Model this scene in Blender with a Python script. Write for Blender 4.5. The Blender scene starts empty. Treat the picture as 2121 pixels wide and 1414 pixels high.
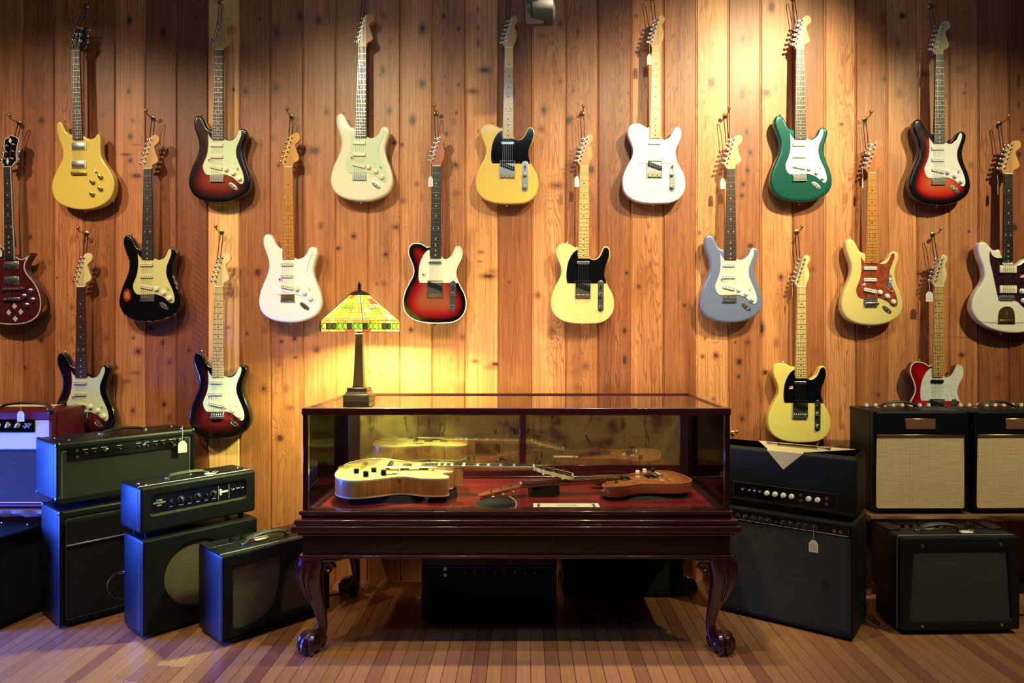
import bpy, bmesh, math, random
from mathutils import Vector, Matrix
from mathutils.geometry import delaunay_2d_cdt
random.seed(7)
PI = math.pi
C = bpy.context.scene.collection
scn = bpy.context.scene

# ---------------------------------------------------------------- camera, world, lights, exposure
F, VX, VY, EYE = 1420.0, 1087.0, 690.0, 1.32
YW = 3.66                                   # face of the plank wall
def srgb(r, g, b):
    f = lambda c: (c/255/12.92) if c/255 <= .04045 else ((c/255+.055)/1.055)**2.4
    return (f(r), f(g), f(b), 1)
cam = bpy.data.cameras.new('camera'); camo = bpy.data.objects.new('camera', cam); C.objects.link(camo)
camo.location = (0, 0, EYE); camo.rotation_euler = (PI/2, 0, 0)
cam.sensor_width = 36; cam.lens = 36*F/2121; cam.shift_x = -(VX-1060.5)/2121; cam.shift_y = (VY-707)/2121
cam.clip_start = .05
scn.camera = camo
scn.view_settings.view_transform = 'Standard'; scn.view_settings.look = 'None'
scn.view_settings.exposure = 0.12; scn.view_settings.gamma = 1; scn.view_settings.use_curve_mapping = False
w = bpy.data.worlds.new('world'); scn.world = w; w.use_nodes = True
w.node_tree.nodes['Background'].inputs[0].default_value = (.10, .17, .42, 1)
w.node_tree.nodes['Background'].inputs[1].default_value = .25
WARM = (1.0, .80, .42)
def spot(loc, tgt, power, size, blend=.8, col=WARM, rad=.035):
    l = bpy.data.lights.new('spot_lamp', 'SPOT'); l.energy = power; l.spot_size = math.radians(size)
    l.spot_blend = blend; l.color = col; l.shadow_soft_size = rad
    o = bpy.data.objects.new('spot_lamp', l); C.objects.link(o); o.location = loc
    o.rotation_euler = (Vector(tgt)-Vector(loc)).to_track_quat('-Z', 'Y').to_euler()
def area(loc, tgt, power, sx, sy, col, spread=180):
    l = bpy.data.lights.new('cool_fill', 'AREA'); l.shape = 'RECTANGLE'; l.size = sx; l.size_y = sy
    l.energy = power; l.color = col; l.spread = math.radians(spread)
    o = bpy.data.objects.new('cool_fill', l); C.objects.link(o); o.location = loc
    o.rotation_euler = (Vector(tgt)-Vector(loc)).to_track_quat('-Z', 'Y').to_euler()
ORNG = (1.0, .75, .50)
YEL = (1.0, .88, .49)
spot((-3.1, 1.75, 3.40), (-2.35, 3.6, 1.30), 150, 70, 1, ORNG)
spot((-2.1, 1.75, 3.40), (-1.75, 3.6, 1.10), 150, 70, 1, (1, .78, .49))
spot((-1.3, 1.75, 3.40), (-.70, 3.6, 1.45), 160, 70, 1, YEL)
spot((.75, 1.75, 3.40), (.20, 3.6, 1.35), 165, 70, 1, YEL)
spot((1.75, 1.95, 3.50), (1.10, 3.6, 2.20), 390, 60, 1, YEL)
spot((2.8, 1.75, 3.40), (2.15, 3.6, 1.15), 250, 70, 1, YEL)
spot((.1, 2.35, 3.5), (.25, 2.45, 0), 125, 80, 1, (1, .76, .48))
spot((.35, 3.02, 3.5), (.10, 3.08, .8), 330, 46, .9, (1, .88, .62))
area((-3.24, 2.84, .62), (-1.7, 3.02, .42), 34, .6, .6, (.035, .12, 1.0), 80)  # blue light on the left amplifier sides, set in an added window
area((0, .9, 3.36), (0, 3.6, 2.1), 15, 3.8, .36, (.58, .78, 1.0))  # added overhead fill that greys the upper wall; no fixture there

# ---------------------------------------------------------------- node helpers and materials
class NT:
    def __init__(s, name):
        s.m = bpy.data.materials.new(name); s.m.use_nodes = True; s.t = s.m.node_tree
        s.n = s.t.nodes; s.b = s.n['Principled BSDF']; s.out = s.n['Material Output']
    def put(s, sock, v):
        if isinstance(v, bpy.types.NodeSocket): s.t.links.new(v, sock)
        elif v is not None: sock.default_value = v
    def math(s, op, a, b=None, c=None, clamp=False):
        n = s.n.new('ShaderNodeMath'); n.operation = op; n.use_clamp = clamp
        for i, v in enumerate((a, b, c)): s.put(n.inputs[i], v)
        return n.outputs[0]
    def coord(s, kind='Object', scale=(1, 1, 1)):
        tc = s.n.new('ShaderNodeTexCoord'); mp = s.n.new('ShaderNodeMapping')
        s.t.links.new(tc.outputs[kind], mp.inputs[0]); mp.inputs['Scale'].default_value = scale
        return mp.outputs[0]
    def sep(s, v):
        n = s.n.new('ShaderNodeSeparateXYZ'); s.t.links.new(v, n.inputs[0]); return n.outputs
    def noise(s, v, scale, detail=3, rough=.5):
        n = s.n.new('ShaderNodeTexNoise'); s.put(n.inputs['Vector'], v); n.inputs['Scale'].default_value = scale
        n.inputs['Detail'].default_value = detail; n.inputs['Roughness'].default_value = rough
        return n.outputs['Fac']
    def rmap(s, v, a, b, c=0, d=1, smooth=False):
        n = s.n.new('ShaderNodeMapRange'); s.put(n.inputs[0], v)
        for i, x in enumerate((a, b, c, d)): n.inputs[i+1].default_value = x
        if smooth: n.interpolation_type = 'SMOOTHSTEP'
        return n.outputs[0]
    def mix(s, f, a, b, mode='MIX'):
        n = s.n.new('ShaderNodeMix'); n.data_type = 'RGBA'; n.blend_type = mode
        s.put(n.inputs[0], f); s.put(n.inputs[6], a); s.put(n.inputs[7], b); return n.outputs[2]
    def ramp(s, f, stops):
        n = s.n.new('ShaderNodeValToRGB'); s.put(n.inputs[0], f); e = n.color_ramp.elements
        while len(e) < len(stops): e.new(.5)
        for i, (p, c) in enumerate(stops): e[i].position = p; e[i].color = c
        return n.outputs[0]
    def bump(s, h, strength=.3, dist=.001):
        n = s.n.new('ShaderNodeBump'); s.put(n.inputs['Height'], h); n.inputs['Strength'].default_value = strength
        n.inputs['Distance'].default_value = dist; s.t.links.new(n.outputs[0], s.b.inputs['Normal'])
    def set(s, **k):
        for a, v in k.items(): s.put(s.b.inputs[a.replace('_', ' ')], v)
        return s.m

def mat(name, col, rough=.4, metal=0, coat=0, **k):
    t = NT(name); t.set(Base_Color=srgb(*col), Roughness=rough, Metallic=metal, **k)
    if coat: t.b.inputs['Coat Weight'].default_value = coat; t.b.inputs['Coat Roughness'].default_value = .05
    return t.m

def tolex(name, col, rough=.42):
    t = NT(name); v = t.coord('Object')
    n = t.noise(v, 420, 2, .6); t.bump(n, .45, .001)
    t.b.inputs['Specular IOR Level'].default_value = .28
    return t.set(Base_Color=srgb(*col), Roughness=rough)

def weave(name, c1, c2, px, pz, rough=.8, sparkle=0):
    t = NT(name); v = t.coord('Object'); s = t.sep(v)
    zrow = t.math('MULTIPLY', s[2], 2*PI/pz)
    a = t.math('SINE', t.math('ADD', t.math('MULTIPLY', s[0], 2*PI/px), t.math('MULTIPLY', t.math('SINE', zrow), 1.3)))
    b = t.math('SINE', t.math('MULTIPLY', s[2], 4*PI/pz))
    h = t.math('ADD', t.math('MULTIPLY', a, .5), t.math('MULTIPLY', b, .5))
    big = t.noise(t.coord('Object', (3, 3, 90)), 3, 2)
    h2 = t.math('ADD', h, t.rmap(big, .3, .7, -.35, .35))
    col = t.mix(t.rmap(h2, -.7, .5, 0, 1), srgb(*c2), srgb(*c1))
    if sparkle:
        n = t.noise(v, 330, 1, .5); col = t.mix(t.rmap(n, .72, .76), col, srgb(190, 190, 200))
    t.bump(h, .6, .001)
    return t.set(Base_Color=col, Roughness=rough)

def wood(name, light, dark, axis=2, scale=1.0, rough=.35, coat=0, contrast=1.0):
    """plain streaky wood; the grain runs along the given local axis"""
    t = NT(name); sc = [55*scale]*3; sc[axis] = 2.2*scale
    v = t.coord('Object', tuple(sc)); n = t.noise(v, 1.0, 4, .6)
    sc2 = [7*scale]*3; sc2[axis] = .7*scale
    n2 = t.noise(t.coord('Object', tuple(sc2)), 1.6, 3, .5)
    f = t.math('ADD', t.rmap(n, .3, .7, 0, .55), t.rmap(n2, .3, .7, 0, .5), clamp=True)
    col = t.mix(t.math('MULTIPLY', f, contrast), srgb(*light), srgb(*dark))
    t.set(Base_Color=col, Roughness=rough)
    if coat: t.b.inputs['Coat Weight'].default_value = coat; t.b.inputs['Coat Roughness'].default_value = .08
    return t.m

def burst(name, stops, rough=.22, relief=None):
    """a sunburst lacquer: the colour follows the distance from the rim of the body (mesh attribute rim_distance)"""
    t = NT(name); a = t.n.new('ShaderNodeAttribute'); a.attribute_name = 'rim_distance'
    g = t.noise(t.coord('Object', (60, 8, 3)), 1, 3)
    fac = t.math('ADD', t.math('DIVIDE', a.outputs['Fac'], .12), t.rmap(g, 0, 1, -.02, .02))
    t.set(Base_Color=t.ramp(fac, [(p, srgb(*c)) for p, c in stops]), Roughness=rough)
    t.b.inputs['Coat Weight'].default_value = 1; t.b.inputs['Coat Roughness'].default_value = .03
    return t.m

def thin_glass(name, tint=(.97, .98, .965), extra=0.0, ior=1.28):
    t = NT(name); t.n.remove(t.b)
    tr = t.n.new('ShaderNodeBsdfTransparent'); tr.inputs[0].default_value = (*tint, 1)
    gl = t.n.new('ShaderNodeBsdfGlossy'); gl.inputs['Roughness'].default_value = 0.0; gl.inputs[0].default_value = (1, 1, 1, 1)
    fr = t.n.new('ShaderNodeFresnel'); fr.inputs[0].default_value = ior
    mx = t.n.new('ShaderNodeMixShader'); t.t.links.new(t.math('ADD', fr.outputs[0], extra, clamp=True), mx.inputs[0])
    t.t.links.new(tr.outputs[0], mx.inputs[1]); t.t.links.new(gl.outputs[0], mx.inputs[2])
    t.t.links.new(mx.outputs[0], t.out.inputs[0]); return t.m

def stained(name, col):
    t = NT(name); t.n.remove(t.b)
    n = t.noise(t.coord('Object', (30, 30, 12)), 1, 3)
    c = t.mix(t.rmap(n, .35, .65), srgb(*col), srgb(*[min(255, int(x*1.15+18)) for x in col]))
    tl = t.n.new('ShaderNodeBsdfTranslucent'); df = t.n.new('ShaderNodeBsdfPrincipled')
    t.t.links.new(c, tl.inputs[0]); t.t.links.new(c, df.inputs['Base Color']); df.inputs['Roughness'].default_value = .15
    mx = t.n.new('ShaderNodeMixShader'); mx.inputs[0].default_value = .68
    t.t.links.new(tl.outputs[0], mx.inputs[1]); t.t.links.new(df.outputs[0], mx.inputs[2])
    t.t.links.new(mx.outputs[0], t.out.inputs[0]); return t.m

chrome = mat('chrome', (225, 225, 220), .27, 1)
gold = mat('aged_brass', (205, 180, 115), .32, 1)
blackp = mat('black_plastic', (12, 13, 14), .28)
black_gloss = mat('black_gloss', (6, 7, 9), .12, 0, 1)
leather = mat('dark_leather', (26, 22, 20), .45)
cream = mat('cream_plastic', (235, 228, 190), .35)
whitep = mat('white_plastic', (240, 236, 220), .35)
steel = mat('string_steel', (180, 180, 175), .3, 1)
fretm = mat('fret_nickel', (200, 198, 185), .3, 1)
pearl = mat('pearl', (225, 225, 215), .25)
rose = wood('rosewood', (38, 26, 23), (20, 15, 15), 2, 1.0, .45, 0)
rose_brown = wood('brown_rosewood', (82, 46, 32), (48, 27, 22), 2, 1.0, .4, .3)
maple_board = wood('maple_fretboard', (232, 196, 122), (206, 164, 92), 2, .8, .25, .8, .8)
amber_board = wood('amber_maple', (222, 150, 62), (190, 118, 44), 2, .8, .25, .8, .8)
pale_board = wood('pale_maple', (236, 214, 150), (220, 192, 122), 2, .8, .25, .8, .8)
maple_head = wood('maple_head', (222, 172, 108), (200, 146, 88), 2, .8, .3, .6, .7)
pale_head = wood('pale_maple_head', (238, 220, 160), (226, 200, 138), 2, .8, .3, .6, .7)
red_head = wood('reddish_maple_head', (205, 128, 74), (180, 100, 56), 2, .8, .3, .6, .7)
papr = mat('tag_card', (238, 234, 222), .7)
ink = mat('ink', (60, 60, 75), .8)
flag_red = mat('sticker_red', (205, 90, 100), .6); flag_blue = mat('sticker_blue', (45, 60, 120), .6); flag_white = mat('sticker_white', (235, 235, 235), .6)
tolex_black = tolex('black_tolex', (12, 14, 18))
tolex_grey = tolex('charcoal_tolex', (21, 24, 26), .5)
tolex_burg = tolex('burgundy_tolex', (88, 16, 34), .38)
piping = mat('silver_piping', (190, 195, 205), .35, .3)
panel_black = mat('panel_black', (8, 9, 11), .25)
white_print = mat('panel_print', (205, 210, 215), .5)

# ---------------------------------------------------------------- mesh helpers
def finish(me, angle=38):
    bm = bmesh.new(); bm.from_mesh(me)
    bmesh.ops.recalc_face_normals(bm, faces=bm.faces)
    lim = math.radians(angle)
    for f in bm.faces: f.smooth = True
    for e in bm.edges:
        e.smooth = not (len(e.link_faces) != 2 or e.calc_face_angle(0) > lim)
    bm.to_mesh(me); bm.free()

class MB:
    def __init__(s): s.v = []; s.f = []; s.mi = []
    def add(s, vs, fs, mi=0):
        o = len(s.v); s.v += [tuple(p) for p in vs]; s.f += [tuple(i+o for i in f) for f in fs]; s.mi += [mi]*len(fs); return s
    def box(s, x0, x1, y0, y1, z0, z1, mi=0):
        return s.add([(x0,y0,z0),(x1,y0,z0),(x1,y1,z0),(x0,y1,z0),(x0,y0,z1),(x1,y0,z1),(x1,y1,z1),(x0,y1,z1)],
              [(0,3,2,1),(4,5,6,7),(0,1,5,4),(1,2,6,5),(2,3,7,6),(3,0,4,7)], mi)
    def rbox(s, x0, x1, y0, y1, z0, z1, r, seg=2, mi=0):
        bm = bmesh.new(); m = bmesh.ops.create_cube(bm, size=1)
        for v in m['verts']: v.co = Vector(((x0+x1)/2+v.co.x*(x1-x0), (y0+y1)/2+v.co.y*(y1-y0), (z0+z1)/2+v.co.z*(z1-z0)))
        r = min(r, .49*min(x1-x0, y1-y0, z1-z0))
        bmesh.ops.bevel(bm, geom=bm.edges[:], offset=r, segments=seg, profile=.5, affect='EDGES')
        bm.verts.index_update()
        s.add([v.co[:] for v in bm.verts], [[v.index for v in f.verts] for f in bm.faces], mi); bm.free(); return s
    def cyl(s, p0, p1, r0, r1=None, n=16, mi=0, cap=True):
        r1 = r0 if r1 is None else r1; p0 = Vector(p0); p1 = Vector(p1); d = (p1-p0).normalized()
        a = d.orthogonal().normalized(); b = d.cross(a)
        vs = [p0+(a*math.cos(2*PI*i/n)+b*math.sin(2*PI*i/n))*r0 for i in range(n)]
        vs += [p1+(a*math.cos(2*PI*i/n)+b*math.sin(2*PI*i/n))*r1 for i in range(n)]
        fs = [(i, (i+1) % n, n+(i+1) % n, n+i) for i in range(n)]
        if cap: fs += [tuple(range(n))[::-1], tuple(range(n, 2*n))]
        return s.add(vs, fs, mi)
    def tube(s, pts, r, n=8, closed=False, mi=0, flat=1.0):
        P = [Vector(p) for p in pts]; m = len(P); R = r if isinstance(r, (list, tuple)) else [r]*m
        up = None; vs = []
        for i, p in enumerate(P):
            t = (P[(i+1) % m]-P[i-1]) if closed else (P[min(i+1, m-1)]-P[max(i-1, 0)])
            t.normalize()
            a = t.orthogonal().normalized() if up is None else (up-t*up.dot(t)).normalized()
            up = a; b = t.cross(a)
            vs += [p+(a*math.cos(2*PI*k/n)+b*math.sin(2*PI*k/n)*flat)*R[i] for k in range(n)]
        fs = []
        for i in range(m if closed else m-1):
            j = (i+1) % m
            fs += [(i*n+k, i*n+(k+1) % n, j*n+(k+1) % n, j*n+k) for k in range(n)]
        if not closed: fs += [tuple(range(n))[::-1], tuple(range((m-1)*n, m*n))]
        return s.add(vs, fs, mi)
    def loft(s, secs, mi=0):
        """secs: list of closed rings (equal point counts)"""
        n = len(secs[0]); vs = [p for r in secs for p in r]; fs = []
        for i in range(len(secs)-1):
            fs += [(i*n+k, i*n+(k+1) % n, (i+1)*n+(k+1) % n, (i+1)*n+k) for k in range(n)]
        fs += [tuple(range(n))[::-1], tuple(range((len(secs)-1)*n, len(secs)*n))]
        return s.add(vs, fs, mi)
    def lathe(s, c, prof, n=16, axis='z', mi=0):
        c = Vector(c); rings = []
        for r, h in prof:
            ring = []
            for k in range(n):
                a = 2*PI*k/n; p = Vector((r*math.cos(a), r*math.sin(a), h))
                if axis == '-y': p = Vector((p.x, -h, p.y))
                elif axis == 'x': p = Vector((h, p.x, p.y))
                ring.append(c+p)
            rings.append(ring)
        return s.loft(rings, mi)
    def ball(s, c, r, n=10, sc=(1, 1, 1), mi=0):
        prof = [(r*math.sin(PI*i/n)+1e-5, -r*math.cos(PI*i/n)) for i in range(n+1)]
        rings = [[(c[0]+a*math.cos(2*PI*k/12)*sc[0], c[1]+a*math.sin(2*PI*k/12)*sc[1], c[2]+h*sc[2]) for k in range(12)] for a, h in prof]
        return s.loft(rings, mi)
    def prism(s, pts, a, b, plane='xz', mi=0):
        """a flat outline in the x-z plane (plane='xz') from y=a to y=b, or in x-y from z=a to z=b"""
        n = len(pts); g = (lambda p, h: (p[0], h, p[1])) if plane == 'xz' else (lambda p, h: (p[0], p[1], h))
        return s.add([g(p, a) for p in pts]+[g(p, b) for p in pts],
                     [tuple(range(n)), tuple(range(n, 2*n))[::-1]]+[(i, n+i, n+(i+1) % n, (i+1) % n) for i in range(n)], mi)
    def mesh(s, name, mats, angle=38):
        me = bpy.data.meshes.new(name); me.from_pydata(s.v, [], s.f)
        for m in (mats if isinstance(mats, (list, tuple)) else [mats]): me.materials.append(m)
        me.polygons.foreach_set('material_index', s.mi); finish(me, angle); return me
    def build(s, name, mats, parent=None, loc=(0, 0, 0), rot=(0, 0, 0), **tags):
        return link(name, s.mesh(name, mats), parent, loc, rot, **tags)

def link(name, me, parent=None, loc=(0, 0, 0), rot=(0, 0, 0), **tags):
    o = bpy.data.objects.new(name, me); C.objects.link(o); o.parent = parent; o.location = loc; o.rotation_euler = rot
    for k, v in tags.items(): o[k] = v
    return o
def thing(name, label, cat, loc=(0, 0, 0), rot=(0, 0, 0), group=None):
    o = link(name, None, None, loc, rot, label=label, category=cat)
    if group: o['group'] = group
    return o
def P(px, py, Y): return Vector(((px-VX)*Y/F, Y, EYE-(py-VY)*Y/F))
def smooth_loop(pts, k=4):
    n = len(pts); out = []
    for i in range(n):
        p0, p1, p2, p3 = (Vector(pts[(i+j-1) % n]) for j in range(4))
        for q in range(k):
            t = q/k
            out.append(.5*((2*p1)+(p2-p0)*t+(2*p0-5*p1+4*p2-p3)*t*t+(3*p1-p0-3*p2+p3)*t**3))
    return out
def plate(pts, y0, thick, bev=.0006, holes=(), hh=None):
    """mesh of a flat plate in x-z between y0 (back) and y0-thick (front), with holes, made by a filled 2D curve"""
    cu = bpy.data.curves.new('outline', 'CURVE'); cu.dimensions = '2D'; cu.fill_mode = 'BOTH'
    cu.extrude = max(thick/2-bev, 1e-5); cu.bevel_depth = bev; cu.bevel_resolution = 1; cu.offset = -bev
    for ring in [pts]+list(holes):
        sp = cu.splines.new('POLY'); sp.points.add(len(ring)-1); sp.use_cyclic_u = True
        for i, p in enumerate(ring): sp.points[i].co = (p[0], p[1], 0, 1)
    o = bpy.data.objects.new('outline', cu); me = bpy.data.meshes.new_from_object(o)
    for v in me.vertices: v.co = (v.co.x, y0-thick/2-v.co.z, v.co.y)
    bpy.data.objects.remove(o); bpy.data.curves.remove(cu); finish(me); return me
def text(s, size, mat_, parent, loc, name='lettering', align='CENTER', rot=(PI/2, 0, 0), shear=0, depth=.0003):
    cu = bpy.data.curves.new('text', 'FONT'); cu.body = s; cu.size = size; cu.align_x = align; cu.extrude = depth; cu.shear = shear
    o = bpy.data.objects.new('t', cu); me = bpy.data.meshes.new_from_object(o); bpy.data.objects.remove(o)
    me.materials.append(mat_); return link(name, me, parent, loc, rot)

# ================================================================ THE SETTING
KW = YW/F
def wx(px): return (px-VX)*KW
def wz(py): return EYE-(py-VY)*KW
room_dark = mat('plaster_brown', (92, 66, 48), .85)
wb = MB().box(-3.4, 4, YW+.022, YW+.15, 0, 3.6).build('wall_back', mat('gap_dark', (30, 20, 14), .9)); wb['kind'] = 'structure'

KNOTS = [(86,249,5,6),(70,403,6,12),(213,237,4,6),(198,49,5,6),(339,67,5,11),(268,42,4,7),(267,189,3,6),(270,283,4,5),(270,332,4,5),(283,364,8,4),(337,389,4,6),(340,411,5,5),(382,290,6,7),(329,359,4,6),(376,218,3,6),(114,288,2,3),(366,392,3,5),(280,300,9,2),(275,250,3,4),(262,320,9,2),
(102,543,4,4),(148,636,3.5,4),(63,491,3,5),(86,704,5,7),(50,761,5,4),(220,701,6,6),(194,656,4,4),(286,728,7,6),(337,710,4,7),(351,750,5,6),(340,837,5,6),(392,725,6,7),(381,471,6,6),(350,865,4,5),(312,678,6,7),(239,761,4,4),(280,772,9,3),(275,850,4,6),(262,790,7,3),(118,575,2,2),(276,700,3,3),(360,640,3,5),(383,600,5,4),
(572,68,7,14),(572,182,7,8),(533,299,4,7),(540,299,4,7),(565,286,6,7),(676,232,4.5,7),(653,312,7,6),(660,42,5,8),(621,34,4,8),(508,189,5,6),(806,229,5,7),(793,146,4,8),(817,296,5,4),(809,86,4,6),(408,37,6,6),(521,423,4,4),(803,327,5,6),(795,33,5,6),(484,185,2,2.5),(577,343,3,4),(786,155,3,3),(538,40,3,4),
(665,467,4,6),(733,489,5,5),(700,514,5,4),(534,564,6,7),(549,683,6,7),(610,701,5,5),(656,725,5.5,5.5),(422,556,4.5,3),(393,725,5,5.5),(546,805,6,7),(593,805,6,7),(612,740,4,3),(512,691,3,3),(601,844,7,5),(577,754,4,4),(518,811,3,3),(580,907,6,6),(473,678,3,3),(799,527,4,4),(795,587,5,5),(820,470,7,4),(583,707,3,3),(781,588,3,3),(790,778,6,4),(765,770,5,4),
(875,60,6,10),(875,174,6,7),(854,249,5,8),(939,252,6,5),(944,342,5,6),(945,400,6,6),(864,381,4,5),(835,416,6,5),(990,20,2,4),(990,58,3,4),(991,90,3,6),(919,33,3,4),(921,158,3,4),(950,60,3,3),(950,175,3,3),(978,189,10,5),(1004,145,10,5),(1126,229,5,8),(1122,267,5,6),(1122,73,5,5),(1178,250,6,8),(1197,67,3,8),(1187,187,3,5),(1183,342,5,6),(1225,351,5,7),(1160,50,4,6),(1161,169,4,4),(1153,384,13,6),(925,277,3,4),(945,234,2,3),(991,272,2,4),(832,300,4,4),
(1012,572,14,5),(1022,562,10,5),(996,522,5,3),(994,541,4,2),(1114,611,6,6),(1142,688,6,8),(1213,758,6,7),(1055,584,2.5,2.5),(1298,565,4,4),(1294,685,4,7),(1323,593,4,4),(958,699,5,6),(851,683,4,5),(1018,760,12,4),(1026,754,8,4),(984,748,8,3.5),(1143,700,3,3),(1294,745,4,9),(879,750,2,2),(1228,560,2,3),
(1539,80,4,7),(1554,75,4,15),(1598,15,5,9),(1538,195,4.5,9),(1552,192,4,5),(1587,192,8,7),(1607,182,2.5,6),(1471,171,3.5,8),(1477,171,3,8),(1554,316,4,6),(1575,316,3,3),(1549,353,4,6),(1571,353,3,3),(1539,382,5,5),(1536,405,5,5),(1486,395,5,6),(1434,403,3,3),(1318,33,3,3),(1320,109,4,4),(1422,140,2,6),(1299,49,4,3),(1302,192,3,4),(1338,178,2,3),(1547,273,3,5),
(1418,632,3,3),(1429,636,4,9),(1483,736,5,6),(1455,738,4,4),(1460,701,2,3),(1549,709,5,6.5),(1531,749,5,6),(1530,780,2.5,3),(1548,837,5,6),(1537,867,5,6),(1478,826,4,4),(1577,680,5,10),(1617,574,4,6),(1608,710,5,8),(1585,771,4,4),(1683,558,5,6),(1554,509,5,4),(1478,493,5,6),(1523,709,2,2),(1449,482,3,4),
(1863,193,5,8),(1869,33,5,5),(1830,37,4,8),(1832,164,3,6),(1860,90,4,7),(1988,143,8,7),(2001,176,3,4),(1998,193,3,3),(2111,218,4,9),(2110,169,4,18),(2012,342,5,5),(1913,153,13,5),(1957,198,6,4),(2111,379,3,3),(1776,410,4,5),(1790,129,3,4),(2118,268,4,5),(1996,260,2,3),(1743,257,4,3),
(1999,527,8,12),(2068,782,6,7),(1819,818,4,4),(2007,479,2.5,2.5),(2012,699,2,2),(2102,471,5,7),(1910,567,14,4),(1992,735,5,4),(2110,320,5,6)]
EDGES = [-83,-18,47,112,173.5,238,301,366,430.5,495.5,560,627.5,695,761.5,828.5,895,963.5,1031.5,1102,1171.5,1238,1306.7,1373.5,1441.8,1508.5,1575.5,1642,1708,1772,1837,1899.5,1965.5,2026,2089.5,2154,2219]
# per plank: brightness, redness, strength of the arched grain
TINT = [(.8,.3,.3),(1.0,.15,.2),(.82,.6,.6),(1.0,.3,.8),(.82,.6,.6),(1.0,.4,.2),(.72,.6,.6),(.62,.8,.2),(1.38,-.3,.15),(.82,.6,.5),(.85,.5,.5),(.95,.5,.3),(.95,.4,.3),(1.0,.3,.4),(1.08,.2,.5),(.95,.4,.6),(1.18,0,.3),(.78,.8,.7),(1.12,.1,.9),(.92,.5,.8),(.74,.7,1.0),(.98,.3,.8),(.8,.6,.9),(1.2,-.1,.7),(.86,.5,.4),(1.12,0,.3),(.86,.5,.3),(1.14,0,.8),(.88,.4,.8),(1.1,0,.5),(1.05,.1,.5),(.98,.3,.7),(.8,.6,.7),(.66,.7,.3),(.7,.5,.3)]
def plank_material(i, cx, kn, br, red, arch):
    t = NT('cedar_plank_%02d' % i)
    s = t.sep(t.coord('Object')); x, z = s[0], s[2]
    rnd = random.Random(i); ox = rnd.uniform(-20, 20)
    def vec(a, b, off):
        n = t.n.new('ShaderNodeCombineXYZ'); t.put(n.inputs[0], t.math('MULTIPLY', x, a)); t.put(n.inputs[2], t.math('MULTIPLY', z, b)); n.inputs[1].default_value = off; return n.outputs[0]
    field = None; dark = None; halo = None
    for (kx, ky, rx, ry) in kn:
        X = wx(kx)-cx; Z = wz(ky); a = rx*KW*1.15; b = ry*KW*1.15
        dx = t.math('MULTIPLY', t.math('SUBTRACT', x, X), 1/a); dz = t.math('MULTIPLY', t.math('SUBTRACT', z, Z), 1/b)
        d2 = t.math('ADD', t.math('MULTIPLY', dx, dx), t.math('MULTIPLY', dz, dz))
        g = t.math('DIVIDE', 1, t.math('ADD', 1, t.math('MULTIPLY', d2, .16)))
        g = t.math('MULTIPLY', t.math('MULTIPLY', g, g), rnd.uniform(.72, 1))
        field = g if field is None else t.math('MAXIMUM', field, g)
    if field is None: field = t.math('MULTIPLY', x, 0)
    warp = t.noise(vec(9, 1.3, ox), 1, 3, .55)
    x2 = t.math('SUBTRACT', x, rnd.uniform(-.03, .03))
    f = t.math('ADD', t.math('MULTIPLY', t.math('MULTIPLY', x2, x2), 75), t.math('MULTIPLY', z, rnd.choice((-1, 1))*.32))
    f = t.math('ADD', f, t.math('MULTIPLY', warp, 1.5))
    f = t.math('ADD', f, t.math('MULTIPLY', field, .8))
    ring = t.math('SINE', t.math('MULTIPLY', f, 62))
    ring = t.rmap(ring, .25, 1, 0, 1)
    patch = t.rmap(t.noise(vec(8, .9, ox+7), 1, 2), .40, .58, .25, 1)
    fine = t.noise(vec(150, 2.4, ox), 1, 3, .65)
    broad = t.noise(vec(16, .8, ox+3), 1, 3, .55)
    blot = t.noise(vec(9, 2.6, ox+11), 1, 3, .6)
    base = [186*br**.85, 126*br**1.0-10*red, 80*br**1.05-10*red]
    light = srgb(*[min(250, v*1.16) for v in base]); mid = srgb(*base); dk = srgb(base[0]*.74, base[1]*.60, base[2]*.55)
    col = t.mix(t.rmap(broad, .32, .68), light, mid)
    col = t.mix(t.math('MULTIPLY', t.rmap(fine, .42, .70), .72), col, dk)
    col = t.mix(t.math('MULTIPLY', t.math('MULTIPLY', ring, patch), min(.9, .95*arch)), col, dk)
    col = t.mix(t.math('MULTIPLY', t.rmap(blot, .54, .70), .5), col, dk)
    if i == 7:                                       # the rough-sawn plank with slanting saw marks
        hz = t.math('SINE', t.math('ADD', t.math('MULTIPLY', z, 190), t.math('MULTIPLY', x, 150)))
        mk = t.math('MULTIPLY', t.rmap(t.noise(vec(14, 1.2, 40), 1, 2), .42, .56), t.rmap(x, -.03, .02))
        col = t.mix(t.math('MULTIPLY', t.math('MULTIPLY', t.rmap(hz, -.2, .8), mk), .65), col, srgb(84, 52, 42))
    if kn:
        wob = t.math('ADD', field, t.math('MULTIPLY', t.math('SUBTRACT', t.noise(vec(120, 70, ox), 1, 2), .5), .22))
        col = t.mix(t.math('MULTIPLY', t.rmap(wob, .30, .72, 0, 1, True), .55), col, srgb(125, 62, 36))
        rr = t.math('SINE', t.math('MULTIPLY', wob, 30))
        inner = t.rmap(wob, .66, .9, 0, 1, True)
        col = t.mix(t.math('MULTIPLY', inner, t.rmap(rr, -1, 1, .62, .98)), col, srgb(48, 26, 20))
    t.bump(t.math('ADD', fine, t.math('MULTIPLY', ring, .3)), .12, .0012)
    return t.set(Base_Color=col, Roughness=.42)
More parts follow.
